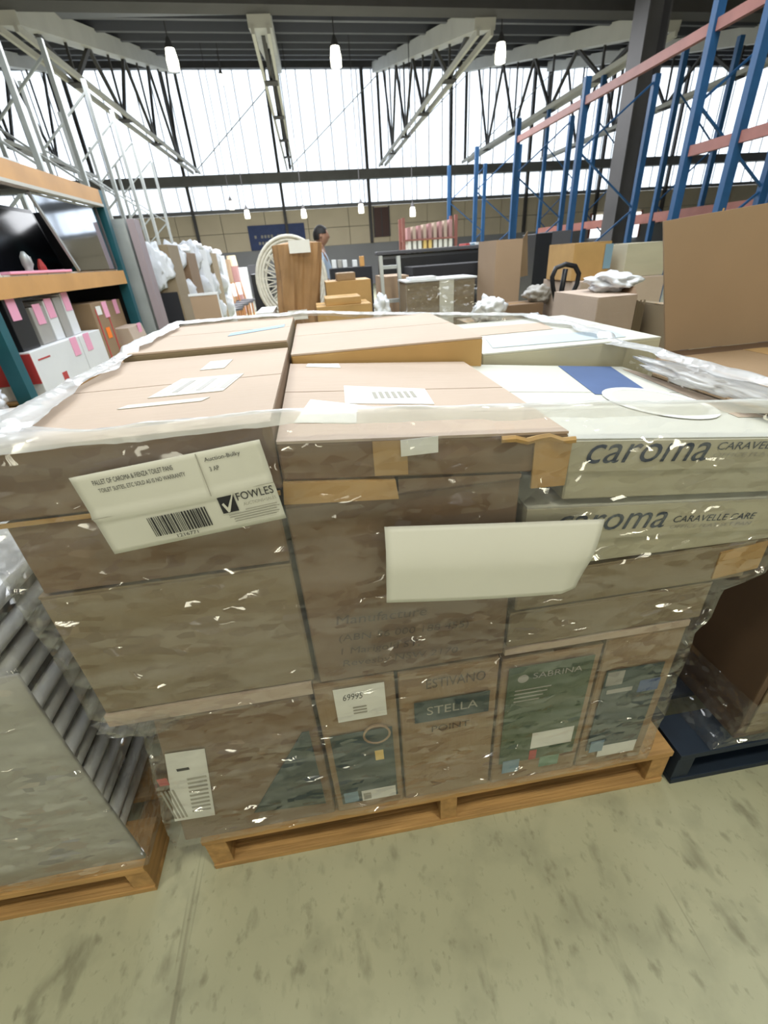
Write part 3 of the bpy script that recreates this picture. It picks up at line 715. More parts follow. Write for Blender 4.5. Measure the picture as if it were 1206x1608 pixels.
# ------------------------------------------------------------------ papers on the wrap
# sale label, taped askew
LT = math.radians(5.5)
lab = empty('sale_label', (-.215, .566, 1.052), 'white sale label with barcode and tick logo stuck on the wrap, left side', 'label')
LW, LH = .245, .122
lx0, lz0, ly = -.3285, .978, .5665
def lp(a, b, y=0.0):
    """label coordinates (0..1, 0..1) to world"""
    x = a*LW-(1-b)*0.0+ (b-.5)*-.010; z = b*LH
    bul = .004*math.sin(PI*a)*math.sin(PI*b)+ .0035*(abs(b-.5) < .03)
    return Vector((lx0+x*math.cos(LT)-z*math.sin(LT)*.35, ly-bul-y, lz0+z*math.cos(LT)+x*math.sin(LT)))
sheet = grid_sheet('paper', PAPER, lab, lambda u, v: lp(u, v), 24, 16, thick=.0007)
def ltext(s, a, b, w, h, m=INK, shear=0):
    o = text('lettering', s, sheet, m, 0, 0, w, h, 0, shear=shear)
    for v in o.data.vertices:
        P = lp(a+v.co.x, b+v.co.z, .0012); v.co = P
def lrect(a0, a1, b0, b1, m=INK, name='print', y=.0011):
    p = [lp(a0, b0, y), lp(a1, b0, y), lp(a1, b1, y), lp(a0, b1, y)]
    mb = MB(); mb.v = [tuple(q) for q in p]; mb.f = [(0, 1, 2, 3)]; mb.build(name, m, sheet)
ltext('PALLET OF CAROMA & FIENZA TOILET PANS', .10, .87, .42, .055)
ltext('TOILET SUITES, ETC SOLD AS IS NO WARRANTY', .11, .77, .46, .055)
ltext('Auction-Bulky', .69, .87, .19, .06); ltext('3 AP', .70, .77, .05, .05)
lrect(.0, 1.0, .493, .500, GREYINK, 'fold_line'); lrect(.655, .660, .50, .99, GREYINK, 'fold_line')
random.seed(3); a = .27
bars = MB()
while a < .60:
    w = random.choice((.004, .004, .007, .010)); p = [lp(a, .12, .0012), lp(a+w, .12, .0012), lp(a+w, .38, .0012), lp(a, .38, .0012)]
    i = len(bars.v); bars.v += [tuple(q) for q in p]; bars.f.append((i, i+1, i+2, i+3)); a += w+random.choice((.004, .006, .007))
bars.build('barcode', INK, sheet)
ltext('1216771', .38, .055, .12, .045)
lrect(.675, .765, .235, .450, INK, 'logo_square')
tk = MB()
tp = [(.688, .36), (.700, .375), (.713, .305), (.765, .475), (.772, .475), (.716, .245), (.706, .245)]
tk.v = [tuple(lp(a, b, .0020)) for a, b in tp]; tk.f = [(0, 1, 2, 6), (2, 5, 6), (2, 3, 4, 5)]
tk.build('logo_tick', PAPER, sheet)
ltext('FOWLES', .778, .36, .205, .10); ltext('AUCTIONS+SALES', .80, .285, .185, .04, GREYINK)
for k, (a0, a1) in enumerate(((.80, .98), (.70, .99), (.70, .97), (.72, .98), (.72, .96))): lrect(a0, a1, .225-k*.032, .236-k*.032, GREYINK, 'print_line')

# folded blank sheet hanging on the wrap
pp = empty('folded_paper', (.22, .555, .89), 'blank white folded sheet of paper stuck on the wrap at the stack centre', 'paper')
def paper_fn(u, v):
    # v: 0 front bottom -> .5 fold on top -> 1 back bottom
    L = .128
    x = .060+.334*u
    s = v*2
    tiltz = -.040*u
    if v <= .5:
        zz = .840+L*s; yy = .540-.003*s+.0 if s < .5 else .5385+.024*((s-.5)/.5)**1.5
        x += (-.012 if u < .02 else 0)*(1-s)
        x = .052+(.008)*s+(.330+.028*s**1.5)*u
        if u > .9: yy -= -.012*(u-.9)*10*(1-s)
    else:
        q = (2-s); zz = .840+L*q+.012*(1-q); yy = .5635-.001*q
        x = .056+(.006)*q+(.328+.028*q)*u
    return (x, yy-.004*math.sin(PI*u), zz+tiltz+.004*math.sin(PI*u)*(0 if v < .25 else .5))
grid_sheet('sheet', PAPER, pp, paper_fn, 30, 32, thick=.0005)

# ------------------------------------------------------------------ left pallet load: grey nested panels under film
g0 = None
npan = 14
for k in range(npan):
    z0 = .117+k*.052
    xo = -.625+.006*math.sin(k*2.3)
    if g0 is None:
        g0 = empty('nested_tray', (-1.15, 1.13, z0), 'grey plastic tray at the bottom of the left pallet stack', 'tray', 'grey plastic trays on the left pallet')
        def dish(u, v, h=0):
            x = -1.70+(1.70-.625)*u; y = .605+1.05*v
            return (x, y, z0+.012+.022*(max(0, (abs(u-.5)*2))**6))
        MB().hexa(((-1.70, .605, z0), (-.655, .605, z0), (-.655, 1.66, z0), (-1.70, 1.66, z0), (-1.70, .605, z0+.016), (-.655, .605, z0+.016), (-.655, 1.66, z0+.016), (-1.70, 1.66, z0+.016))).build('sheet', GREYPD, g0)
        MB().tube([(-.645, .60+.05*q, z0+.021) for q in range(22)], .0165, 8).build('rim', WHITEPL, g0, smooth=True)
        MB().box(-.672, -.662, .62, 1.64, z0+.016, z0+.046).build('web', DGREY, g0)
    else:
        o = dup(g0, (0, 0, k*.052), label='grey plastic tray, %s up in the left pallet stack' % ('second', 'third', 'fourth', 'fifth', 'sixth', 'seventh', 'eighth', 'ninth', 'tenth', 'eleventh', 'twelfth', 'thirteenth', 'topmost')[k-1])
        o.location.x += .006*math.sin(k*2.3); o.location.y += .004*math.cos(k*1.7)
ZTL = .117+npan*.052
gb = empty('front_board', (-1.1, .585, .117), 'dull grey board standing on the front of the left pallet', 'board')
grid_sheet('board', GREYPD, gb, lambda u, v: (-1.74+1.175*u-.0*v, .590+.004*math.sin(u*9+v*3), .117+.64*v), 20, 10, thick=.008)
tag(carton('carton', 'low cream carton topping the grey panels on the left pallet', -1.6, -.72, .70, 1.60, ZTL+.001, ZTL+.085, CREAML, seed=30, tape=False), 'cream flat carton topping the grey panels on the left pallet', 'box')
# film hood over the left load
lw = empty('stretch_wrap', (-1.15, 1.1, .12), 'milky stretch film wound around the grey panels on the left pallet', 'plastic wrap')
def lfilm(u, v):
    # runs front edge -> round the corner -> along the side
    s = u*2.2
    zb = .125+v*(ZTL+.06-.125)
    if s < 1.0: x, y = -1.745+1.195*s, .574
    else: x, y = -.550, .574+1.11*(s-1.0)/1.2
    a = .005*noise.noise(Vector((x*6, y*6, zb*9+y*4))) + .003*noise.noise(Vector((x*20, y*20, zb*25)))
    if s < 1.0: y -= abs(a)
    else: x += a*.8
    return (x, y, zb)
grid_sheet('film', FILM, lw, lfilm, 110, 40)
def lrim(u, v):
    x = -1.745+1.195*u; y = .574+1.11*v
    e = min(1, min((1-u)*9, v*9)); z = ZTL+.06+.035*e + .012*noise.noise(Vector((x*9, y*9, 0)))+.005*noise.noise(Vector((x*30, y*30, 0)))
    return (x, y, z)
grid_sheet('film_top', FILMR, lw, lrim, 60, 60)

# ------------------------------------------------------------------ right pallet: big brown box with open flap
bb = empty('big_carton', (1.45, 1.1, .13), 'big brown carton on the blue pallet at the right edge, flap standing open', 'box')
MB().box(.965, 1.95, .600, 1.505,   .132, .955).build('body', mat('shaded_brown_board', (.13, .08, .05), .75, var=.2), bb, bevel=.004)  # side's shade put into the body colour; front panel keeps the lighter tone
MB().hexa(((.965, .602, .956), (1.95, .602, .956), (1.95, 1.40, .956), (.965, 1.40, .956), (.968, .602, .961), (1.948, .602, .961), (1.948, 1.40, .961), (.968, 1.40, .961))).build('top_flap', CARD, bb)
# standing flap
MB().hexa(((1.21, 1.500, .956), (1.94, 1.500, .956), (1.94, 1.506, .956), (1.21, 1.506, .956), (1.075, 1.470, 1.352), (1.94, 1.470, 1.425), (1.94, 1.476, 1.425), (1.075, 1.476, 1.352))).build('standing_flap', CARDB, bb)
MB().tube([(1.27, 1.474, 1.375), (1.262, 1.478, 1.33), (1.235, 1.483, 1.275), (1.205, 1.486, 1.24), (1.165, 1.489, 1.205)], .0025, 5).build('crease', CARDO, bb)
fq('tape', TAPE, bb, 1.30, 1.36, .86, .96, .598)
MB().box(1.42, 1.50, .602, 1.40, .9612, .9618).build('tape', TAPE, bb)
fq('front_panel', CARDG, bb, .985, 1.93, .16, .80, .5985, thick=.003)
rw = empty('stretch_wrap', (1.4, .6, .14), 'loose stretch film gathered around the bottom of the big brown carton', 'plastic wrap')
def rfilm(u, v):
    q = u*2.0; w = .006*noise.noise(Vector((u*30, v*5, 1)))+.010*noise.noise(Vector((u*9, v*3, 4)))
    z = .136+.16*v+.02*noise.noise(Vector((u*6, 0, 2)))
    if q < 1: return (.955-.075*(1-v)**2+w*.5, 1.56-.965*q, z)
    return (.955-.075*(1-v)**2*(2-q)+(q-1)*.95, .592-.004*(1-v)+w*.3-.008, z)
grid_sheet('film', FILM, rw, rfilm, 120, 14)

# ------------------------------------------------------------------ left rack (runs along the aisle)
RX = -1.90
rk = empty('pallet_rack', (RX-.5, 4.4, 0), 'pallet rack on the left with orange beams and teal uprights', 'rack')
for yy in (3.22, 5.56, 1.9):
    for xx in (RX-.04, RX-1.0):
        MB().box(xx-.045, xx+.045, yy-.04, yy+.04, 0, 2.02 if yy > 1 else 2.02).build('upright', TEAL, rk)
    MB().bar((RX-.04, yy, .3), (RX-1.0, yy, 1.0), .035).build('brace', TEAL, rk); MB().bar((RX-.04, yy, 1.7), (RX-1.0, yy, 1.0), .035).build('brace', TEAL, rk)
for ya, yb in ((1.94, 3.18), (3.26, 5.52)):
    for z0, z1 in ((1.905, 2.02), (1.225, 1.345), (.50, .60)):
        for xx in (RX-.02, RX-1.0):
            MB().box(xx-.025, xx+.025, ya, yb, z0, z1).build('beam', ORANGE, rk)
        n = 8
        for k in range(n):
            w = (yb-ya)/n; MB().box(RX-.99, RX-.05, ya+k*w+.004, ya+(k+1)*w-.004, z1, z1+.012).build('shelf_board', STEELL if z0 > 1 else WOODY, rk)
    MB().box(RX-.06, RX+.012, ya, yb, 1.882, 1.904).build('shelf_lip', STEELL, rk)
# black sheets added where the rack bays are only in shade
tag(MB().box(RX-.98, RX+.0-.06, 5.615, 5.64, 0.02, 1.88).build('end_shade_sheet', BLACKF), 'black sheet added as the shade at the far end of the left rack', 'shade sheet')
tag(MB().box(RX-1.09, RX-1.06, 1.9, 5.6, 0.02, 1.88).build('back_shade_sheet', BLACKF), 'black sheet added as the shade behind the left rack shelves', 'shade sheet')
SH1, SH2 = 1.3575, .6125
# top shelf: tv and mirror
tv = empty('television', (RX-.40, 4.55, SH1), 'black flat television leaning on the upper shelf of the left rack', 'television')
MB().hexa(((RX-.45, 3.95, SH1+.004), (RX-.45, 5.20, SH1+.004), (RX-.40, 5.20, SH1+.004), (RX-.40, 3.95, SH1+.004), (RX-.55, 3.95, SH1+.50), (RX-.55, 5.20, SH1+.50), (RX-.50, 5.20, SH1+.50), (RX-.50, 3.95, SH1+.50))).build('casing', BLACKP, tv)
MB().hexa(((RX-.41, 3.98, SH1+.03), (RX-.41, 5.17, SH1+.03), (RX-.402, 5.17, SH1+.03), (RX-.402, 3.98, SH1+.03), (RX-.500, 3.98, SH1+.47), (RX-.500, 5.17, SH1+.47), (RX-.492, 5.17, SH1+.47), (RX-.492, 3.98, SH1+.47))).build('screen', mat('tv_screen', (.008, .009, .013), .15), tv)
mr = empty('framed_mirror', (RX-.10, 4.9, SH1), 'tall frameless mirror glass leaning on the upper shelf beside the television', 'mirror')
def mp_(y, t): return (RX-.035-.015*t, y, SH1+.005+.512*t)
MB().hexa((mp_(4.62, 0), mp_(5.46, 0), Vector(mp_(5.46, 0))-Vector((.012, 0, 0)), Vector(mp_(4.62, 0))-Vector((.012, 0, 0)), mp_(4.28, 1), mp_(5.44, 1), Vector(mp_(5.44, 1))-Vector((.012, 0, 0)), Vector(mp_(4.28, 1))-Vector((.012, 0, 0)))).build('glass', MIRROR, mr)
MB().bar(mp_(4.615, 0), mp_(4.275, 1), .02).build('edge_trim', GALV, mr); MB().bar(mp_(5.465, 0), mp_(5.445, 1), .02).build('edge_trim', STEELD, mr)
# small ornaments on the upper shelf
orn = empty('ornament', (RX-.12, 3.42, SH1), 'cream ring-shaped ornament on the upper shelf at the picture edge', 'ornament')
MB().tube([(RX-.12, 3.50+.07*math.cos(a*PI/8), SH1+.10+.085*math.sin(a*PI/8)) for a in range(16)], .018, 8, closed=True).build('ring', WHITEPL, orn, smooth=True)
MB().box(RX-.17, RX-.07, 3.44, 3.56, SH1, SH1+.022).build('foot', WHITEPL, orn)
orn = empty('figurine', (RX-.12, 4.02, SH1), 'small silver figurine on the upper shelf below the mirror edge', 'ornament')
MB().tube([(RX-.12, 4.02, SH1), (RX-.12, 4.02, SH1+.03), (RX-.12, 4.03, SH1+.06), (RX-.12, 4.02, SH1+.11), (RX-.12, 4.025, SH1+.14)], [.04, .025, .038, .03, .012], 10).build('body', GALV, orn, smooth=True)
MB().tube([(RX-.12, 4.06, SH1+.06), (RX-.12, 4.09, SH1+.08), (RX-.12, 4.09, SH1+.11)], .008, 6).build('arm', GALV, orn)
tag(MB().box(RX-.16, RX-.04, 3.62, 4.5, SH1, SH1+.018).build('pink_cloth', PINK, bevel=.004), 'pink folded cloth along the front of the upper shelf', 'cloth')
orn = empty('figurine', (RX-.12, 4.38, SH1), 'tiny red and white figurine on the upper shelf by the mirror foot', 'ornament')
MB().tube([(RX-.20, 4.38, SH1), (RX-.20, 4.38, SH1+.05), (RX-.20, 4.38, SH1+.10)], [.035, .03, .01], 8).build('body', REDP, orn)
# lower shelf
def sbox(name, label, y0, y1, x1, dep, z0, z1, m, tagm=None, tagpos=None, cat='box', lean=0.0, group=None):
    root = empty(name, ((x1*2-dep)/2, (y0+y1)/2, z0), label, cat, group)
    MB().hexa(((x1-dep, y0, z0), (x1, y0, z0), (x1, y1, z0), (x1-dep, y1, z0), (x1-dep-lean, y0, z1), (x1-lean, y0, z1), (x1-lean, y1, z1), (x1-dep-lean, y1, z1))).build('body', m, root, bevel=.004)
    if tagm and tagpos:
        for (ty, tz) in tagpos:
            f = (tz-z0)/(z1-z0); MB().box(x1-lean*f+.0005, x1-lean*f+.004, ty-.05, ty+.05, tz-.065, tz+.065).build('price_tag', tagm, root)
    return root
s = sbox('white_carton', 'white carton with red end and pink tag, nearest the stack on the lower shelf', 3.34, 4.05, RX+.02, .45, SH2, SH2+.30, WHITEPL, PINK, ((3.95, SH2+.24),))
MB().box(RX-.43, RX+.02, 3.333, 3.339, SH2+.10, SH2+.29).build('red_end', REDP, s); MB().box(RX+.0205, RX+.022, 3.62, 3.69, SH2+.03, SH2+.11).build('red_print', REDP, s)
text_o = MB().box(RX+.0205, RX+.022, 3.40, 3.56, SH2+.235, SH2+.245).build('red_print', REDP, s)
sbox('white_carton', 'white carton with pink tag farther along the lower shelf', 4.06, 4.46, RX+.02, .45, SH2, SH2+.30, WHITEPL, PINK, ((4.18, SH2+.24),))
sbox('black_case', 'black case with pink tag standing at the near end of the lower shelf', 3.36, 3.58, RX-.02, .30, SH2+.302, SH2+.62, BLACKP, PINK, ((3.44, SH2+.55),))
for k, (y0, y1, h, m) in enumerate(((3.66, 3.84, .24, GREYPL), (3.86, 3.99, .27, WHITEPL), (4.01, 4.12, .28, GREYPL), (4.14, 4.27, .30, WHITEPL))):
    b = sbox('wrapped_parcel', ('grey wrapped parcel beside the black case on the white carton', 'white wrapped parcel with a pink tag, second from the black case', 'grey wrapped parcel between two white ones on the shelf', 'white wrapped parcel at the far end of the white cartons')[k], y0, y1, RX-.04, .36, SH2+.302, SH2+.302+h, m, PINK, (((y0+y1)/2, SH2+.302+h*.80),) if k != 2 else None, cat='parcel')
    crumple('wrap', BAGW, b, (RX-.22, (y0+y1)/2, SH2+.302+h+.012), (.16, (y1-y0)*.42, .012), .4, k, 3)
kb = sbox('tall_carton', 'tall brown carton with red stripes and orange sticker on the lower shelf', 4.50, 4.86, RX-.0, .45, SH2, SH2+.50, CARD, PINK, ((4.78, SH2+.43),))
for yy in (4.57, 4.80): MB().box(RX+.0005, RX+.002, yy-.012, yy+.012, SH2+.02, SH2+.45).build('red_stripe', REDP, kb)
MB().box(RX+.0025, RX+.004, 4.64, 4.73, SH2+.20, SH2+.29).build('orange_sticker', ORSTK, kb); MB().box(RX+.0025, RX+.004, 4.58, 4.68, SH2+.40, SH2+.47).build('white_label', LABELW, kb)
kb = sbox('small_carton', 'smaller brown carton with pink tag at the far end of the lower shelf', 4.90, 5.45, RX-.10, .40, SH2+.20, SH2+.48, CARD, PINK, ((5.3, SH2+.42),))
kb2 = sbox('small_carton', 'brown carton with orange sticker under the far pink-tagged carton', 4.88, 5.46, RX-.10, .42, SH2, SH2+.198, CARDD)
MB().box(RX-.0995, RX-.098, 4.95, 5.06, SH2+.08, SH2+.17).build('orange_sticker', ORSTK, kb2)
kb = sbox('leaning_carton', 'pale brown carton leaning out at the far end of the lower shelf', 5.0, 5.40, RX+.10, .16, SH2, SH2+.24, CARDP, PINK, ((5.28, SH2+.19),), lean=.04)
MB().box(RX+.101, RX+.104, 5.02, 5.10, SH2+.02, SH2+.07).build('orange_sticker', ORSTK, kb)
# near bay: white bags on low shelf
for k, (y, z, r, l) in enumerate(((2.85, .64+.10, .17, 'white plastic bag in the nearest bay of the left rack, upper one'), (3.02, .72, .11, 'small white plastic bag beside the teal upright'))):
    tag(crumple('plastic_bag', BAGW, None, (RX-.18, y, SH2+r*.55), (r, r, r*.8), .4, k+11, 4, flat=r*.54), l, 'bag')
tag(MB().box(RX+.06, RX+.50, 2.35, 3.05, .0, .40).build('floor_carton', CARDD, bevel=.004), 'dark carton on the floor under the near bay of the left rack', 'box')
tag(crumple('plastic_bag', BAGW, None, (RX+.28, 2.72, .494), (.18, .24, .11), .3, 21, 4, flat=.085), 'flat cream plastic bag on the dark floor carton by the left rack', 'bag')

# column and board beside the rack
pc = empty('grey_column', (RX-.02, 5.80, 0), 'grey-green steel column at the end of the left rack', 'column')
MB().box(RX-.10, RX+.08, 5.74, 5.76, 0, 1.80).build('flange', GALV, pc); MB().box(RX-.02, RX-.0, 5.76, 5.86, 0, 1.80).build('web_plate', STEEL, pc); MB().box(RX-.10, RX+.08, 5.86, 5.88, 0, 1.80).build('flange', GALV, pc)
tag(MB().hexa(((RX+.10, 5.80, 0), (RX+.17, 5.82, 0), (RX+.17, 6.0, 0), (RX+.10, 6.0, 0), (RX+.085, 5.80, 1.80), (RX+.155, 5.82, 1.80), (RX+.155, 6.0, 1.80), (RX+.085, 6.0, 1.80))).build('mauve_board', MAUVE, bevel=.003), 'mauve laminated board standing beside the grey-green column', 'board')

# pale rack frames farther down the left side
def frame(x, y, h, label):
    root = empty('rack_frame', (x, y, 0), label, 'rack frame', 'pale empty rack frames on the left')
    for xx in (x, x-1.0): MB().box(xx-.032, xx+.032, y-.03, y+.03, 0, h).build('upright', GALV, root)
    n = int(h/.8)
    for k in range(n):
        a, b = (x-.0, x-1.0) if k % 2 else (x-1.0, x-.0)
        MB().bar((a, y, .3+k*.75), (b, y, .3+(k+1)*.75), .03).build('brace', GALV, root)
for k, (x, y, h) in enumerate(((-3.3, 6.1, 3.9), (-3.2, 7.6, 3.9), (-3.3, 9.2, 4.2), (-3.4, 10.8, 4.2), (-3.6, 12.6, 4.2), (-3.9, 14.6, 4.0), (-4.1, 16.8, 4.0))):
    frame(x, y, h, 'pale empty rack frame on the left, %s behind the orange beamed rack' % ('first', 'second', 'third', 'fourth', 'fifth', 'sixth', 'seventh')[k])
# mesh guard on top of the rack
wm = empty('mesh_guard', (RX-.6, 6.4, 2.0), 'wire mesh guard panel above the far end of the left rack', 'mesh panel')
mb = MB()
for k in range(34): mb.bar((RX-.62, 4.6+k*.028, 2.035), (RX-.62, 4.6+k*.028, 2.24), .004)
for k in range(5): mb.bar((RX-.62, 4.6, 2.04+k*.05), (RX-.62, 5.53, 2.04+k*.05), .004)
tag(mb.build('wires', GALV, wm), kind='stuff')
MB().bar((RX-.62, 4.58, 2.25), (RX-.62, 5.56, 2.25), .02).build('mesh_frame', GALV, wm); MB().bar((RX-.62, 4.58, 2.035), (RX-.62, 5.56, 2.035), .02).build('mesh_frame', GALV, wm)

# ------------------------------------------------------------------ wrapped furniture along the left aisle
def pxbox(name, label, px0, py0, px1, y, depth, m, z0=0.0, cat='box', group=None, top=None, bevel=.006):
    a = atY(px0, py0, y); b = atY(px1, py0, y); z1 = (a.z+b.z)/2 if top is None else top
    root = empty(name, ((a.x+b.x)/2, y+depth/2, z0), label, cat, group)
    MB().box(a.x, b.x, y, y+depth, z0, z1).build('body', m, root, bevel=bevel)
    return root, a.x, b.x, z1
w1, xa, xb, zt = pxbox('wrapped_wardrobe', 'white-wrapped wardrobe behind the mauve board', 222, 385, 262, 6.4, .5, CARDG, cat='wardrobe')
crumple('wrap', BAGW, w1, ((xa+xb)/2-.05, 6.38, zt-.22), (.17, .03, .24), .4, 2); MB().box(xa-.0, xb-.02, 6.385, 6.398, .05, zt-.5).build('dark_front', BLACKF, w1)
for k, (p0, py, p1, y, m, l) in enumerate(((262, 398, 292, 7.2, CARDD, 'brown wrapped cabinet with white plastic torn open, left aisle'), (290, 392, 312, 8.1, BAGW, 'white bagged cabinet in the left aisle row'),
                                           (308, 398, 330, 9.2, CARDG, 'grey brown cabinet wrapped in plastic, far in the aisle row'), (326, 402, 345, 10.4, BAGW, 'last white bagged cabinet of the left aisle row'))):
    w1, xa, xb, zt = pxbox('wrapped_cabinet', l, p0, py, p1, y, .55, m, cat='cabinet')
    for q in range(3):
        crumple('wrap', BAGW, w1, (xa+(.25+.2*q)*(xb-xa), y-.02, zt*(.95-.27*q)), (.16, .04, .20), .45, k*5+q, 3)
    crumple('wrap', BAGW, w1, ((xa+xb)/2, y+.25, zt+.04), ((xb-xa)*.5, .25, .07), .4, k+40, 3)
bp_, xa, xb, zt = pxbox('leaning_board', 'brown board with white edge standing in the left aisle', 297, 464, 341, 6.3, .04, CARDB, cat='board')
MB().box(xa-.01, xb+.01, 6.296, 6.345, zt, zt+.025).build('edge', WHITEPL, bp_); MB().box(xb, xb+.012, 6.296, 6.345, 0, zt).build('edge', WHITEPL, bp_)

# dining chairs in a row at the end of the aisle
ch = None
def make_chair():
    root = empty('dining_chair', (0, 0, 0), 'x', 'chair', 'wooden dining chairs in the far aisle')
    MB().box(-.21, .21, -.21, .21, .43, .48).build('seat', DGREY, root, bevel=.01)
    for sx in (-.18, .18):
        MB().bar((sx, -.18, .0), (sx, -.18, .43), .035).build('leg', LWOOD, root); MB().bar((sx, .20, .0), (sx, .19, .43), .035).build('leg', LWOOD, root)
        MB().bar((sx, .19, .48), (sx, .26, .92), .03).build('back_post', LWOOD, root)
    MB().hexa(((-.19, .225, .60), (.19, .225, .60), (.19, .25, .60), (-.19, .25, .60), (-.19, .245, .90), (.19, .245, .90), (.19, .27, .90), (-.19, .27, .90))).build('backrest', WHITEPL, root)
    return root
spots = []
for k, (px, y) in enumerate(((359, 11.3), (363, 11.9), (372, 12.6), (381, 13.3), (390, 14.0))):
    p = atY(px, 480, y); spots.append((p.x, y))
labs = ('nearest wooden dining chair of the far aisle row', 'second wooden dining chair of the far aisle row', 'third wooden dining chair of the far aisle row', 'fourth wooden dining chair of the far aisle row', 'farthest wooden dining chair of the aisle row')
for k, (x, y) in enumerate(spots):
    if ch is None: ch = make_chair(); o = ch
    else: o = dup(ch)
    o['label'] = labs[k]; o.location = (x, y, 0); o.rotation_euler = (0, 0, math.radians(60))
# cartons and textiles stacked behind the chairs
for k, (p0, py, p1, y, m, l) in enumerate(((338, 408, 358, 15.0, CARDB, 'brown carton stack behind the dining chairs, left one'), (362, 418, 371, 15.3, ROSE, 'rose fabric roll stood behind the dining chairs'), (372, 420, 386, 15.6, WHITEPL, 'white panel stood behind the dining chairs'), (389, 416, 402, 15.9, DGREY, 'dark grey cabinet behind the dining chairs'))):
    pxbox('stored_item', l, p0, py, p1, y, .4, m, cat='goods')
p = atY(364, 410, 15.5)
sh = empty('lamp_shade', (p.x, 15.5, 1.20), 'cream drum lamp shade on top of the rose fabric roll', 'lamp shade')
zr = (atY(358, 418, 15.3).z+atY(371, 418, 15.3).z)/2
MB().tube(((p.x, 15.5, zr+.002), (p.x, 15.5, zr+.27)), [.15, .13], 16).build('drum', SHADE, sh)

# ------------------------------------------------------------------ rattan chair with kraft-wrapped bundle
rc = empty('rattan_chair', (-.2, 5.2, 0), 'white round-backed rattan chair standing behind the paper bundle', 'chair')
_rc = atY(459, 440, 5.25); cx_, cy_, cz_, rr_ = _rc.x, 5.25, _rc.z, .345
for r_, t_ in ((rr_, .020), (rr_-.028, .016), (rr_-.055, .016), (rr_-.085, .012)):
    MB().tube([(cx_+r_*math.cos(a*PI/20), cy_-.03+.04*math.sin(a*PI/20), cz_+r_*1.12*math.sin(a*PI/20)) for a in range(40)], t_, 8, closed=True).build('back_ring', RATTAN, rc, smooth=True)
for tw in (.35, -.35):
    for k in range(26):
        a = 2*PI*k/26; MB().bar((cx_+.08*math.cos(a), cy_-.03, cz_+.08*math.sin(a)), (cx_+(rr_-.06)*math.cos(a+tw), cy_-.03, cz_+(rr_-.06)*1.12*math.sin(a+tw)), .011).build('spoke', RATTAN, rc)
MB().tube([(cx_+.08*math.cos(a*PI/8), cy_-.03, cz_+.08*math.sin(a*PI/8)) for a in range(16)], .014, 6, closed=True).build('hub_ring', RATTAN, rc)
MB().tube([(cx_+.27*math.cos(a*PI/10), cy_-.26+.2*math.sin(a*PI/10), .50) for a in range(20)], .022, 8, closed=True).build('seat_ring', RATTAN, rc)
MB().tube(((cx_, cy_-.26, .485), (cx_, cy_-.26, .505)), [.26, .26], 20).build('seat', RATTAN, rc)
for sx, sy in ((-.2, -.38), (.2, -.38), (-.22, -.04), (.22, -.04)): MB().tube(((cx_+sx, cy_+sy, 0), (cx_+sx*.9, cy_+sy*.95, .49)), .018, 8).build('leg', RATTAN, rc)
for sx in (-.2, .2): MB().tube(((cx_+sx, cy_-.04, .49), (cx_+sx*1.1, cy_-.02, .82)), .018, 8).build('back_stay', RATTAN, rc)
# kraft bundle standing in front
kbn = empty('paper_bundle', (-.12, 4.2, 0), 'tall bundle packed in brown kraft paper with labels, before the rattan chair', 'bundle')
pa, pb = atY(427, 385, 4.2), atY(506, 380, 4.2); qa, qb = atY(440, 500, 4.2), atY(500, 500, 4.2)
def bundle(u, v):
    a = 2*PI*u; z = v*pa.z
    wtop = (pb.x-pa.x)/2; wb = (qb.x-qa.x)/2*.98
    zf = min(1, max(0, (z-qa.z)/(pa.z-qa.z)))
    w = wb+(wtop-wb)*zf; xc = (qa.x+qb.x)/2*(1-zf)+(pa.x+pb.x)/2*zf
    n_ = noise.noise(Vector((math.cos(a)*3, math.sin(a)*3, z*2.5)))*.03+noise.noise(Vector((math.cos(a)*9, math.sin(a)*9, z*1.8)))*.035
    c_, s_ = math.cos(a), math.sin(a); k = (abs(c_)**4+abs(s_)**4)**-.25
    return (xc+(w+n_)*c_*k, 4.42+(.2+n_)*s_*k, z)
nU, nV = 64, 40
V = [bundle(i/nU, j/nV) for j in range(nV+1) for i in range(nU)]; Fc = [(j*nU+i, j*nU+(i+1) % nU, (j+1)*nU+(i+1) % nU, (j+1)*nU+i) for j in range(nV) for i in range(nU)]
V.append((V[nV*nU][0]*.5+V[nV*nU+nU//2][0]*.5, 4.42, pa.z+.03)); ti = len(V)-1
Fc += [(nV*nU+i, nV*nU+(i+1) % nU, ti) for i in range(nU)]
me = bpy.data.meshes.new('paper'); me.from_pydata(V, [], Fc); me.update(); link('paper', me, KRAFT, kbn)
a, b = atY(452, 378, 4.19), atY(488, 396, 4.19); fq('label', LABELW, kbn, a.x, b.x, b.z, a.z, 4.19, thick=.004)
a, b = atY(452, 488, 4.19), atY(484, 500, 4.19); fq('label', LABELW, kbn, a.x, b.x, b.z, a.z, 4.17, thick=.004)
# light-edged low box left of it
wb_, xa, xb, zt = pxbox('white_lid_box', 'low box with a white lid left of the paper bundle', 405, 497, 428, 4.0, .5, CARDO, cat='box')
MB().box(xa-.01, xb+.01, 3.99, 4.51, zt+.001, zt+.03).build('lid', WHITEPL, wb_)
# dark cabinet far left of rattan chair
pxbox('black_cabinet', 'black cabinet on the left behind the rattan chair', 393, 430, 424, 6.6, .4, BLACKP, cat='cabinet')

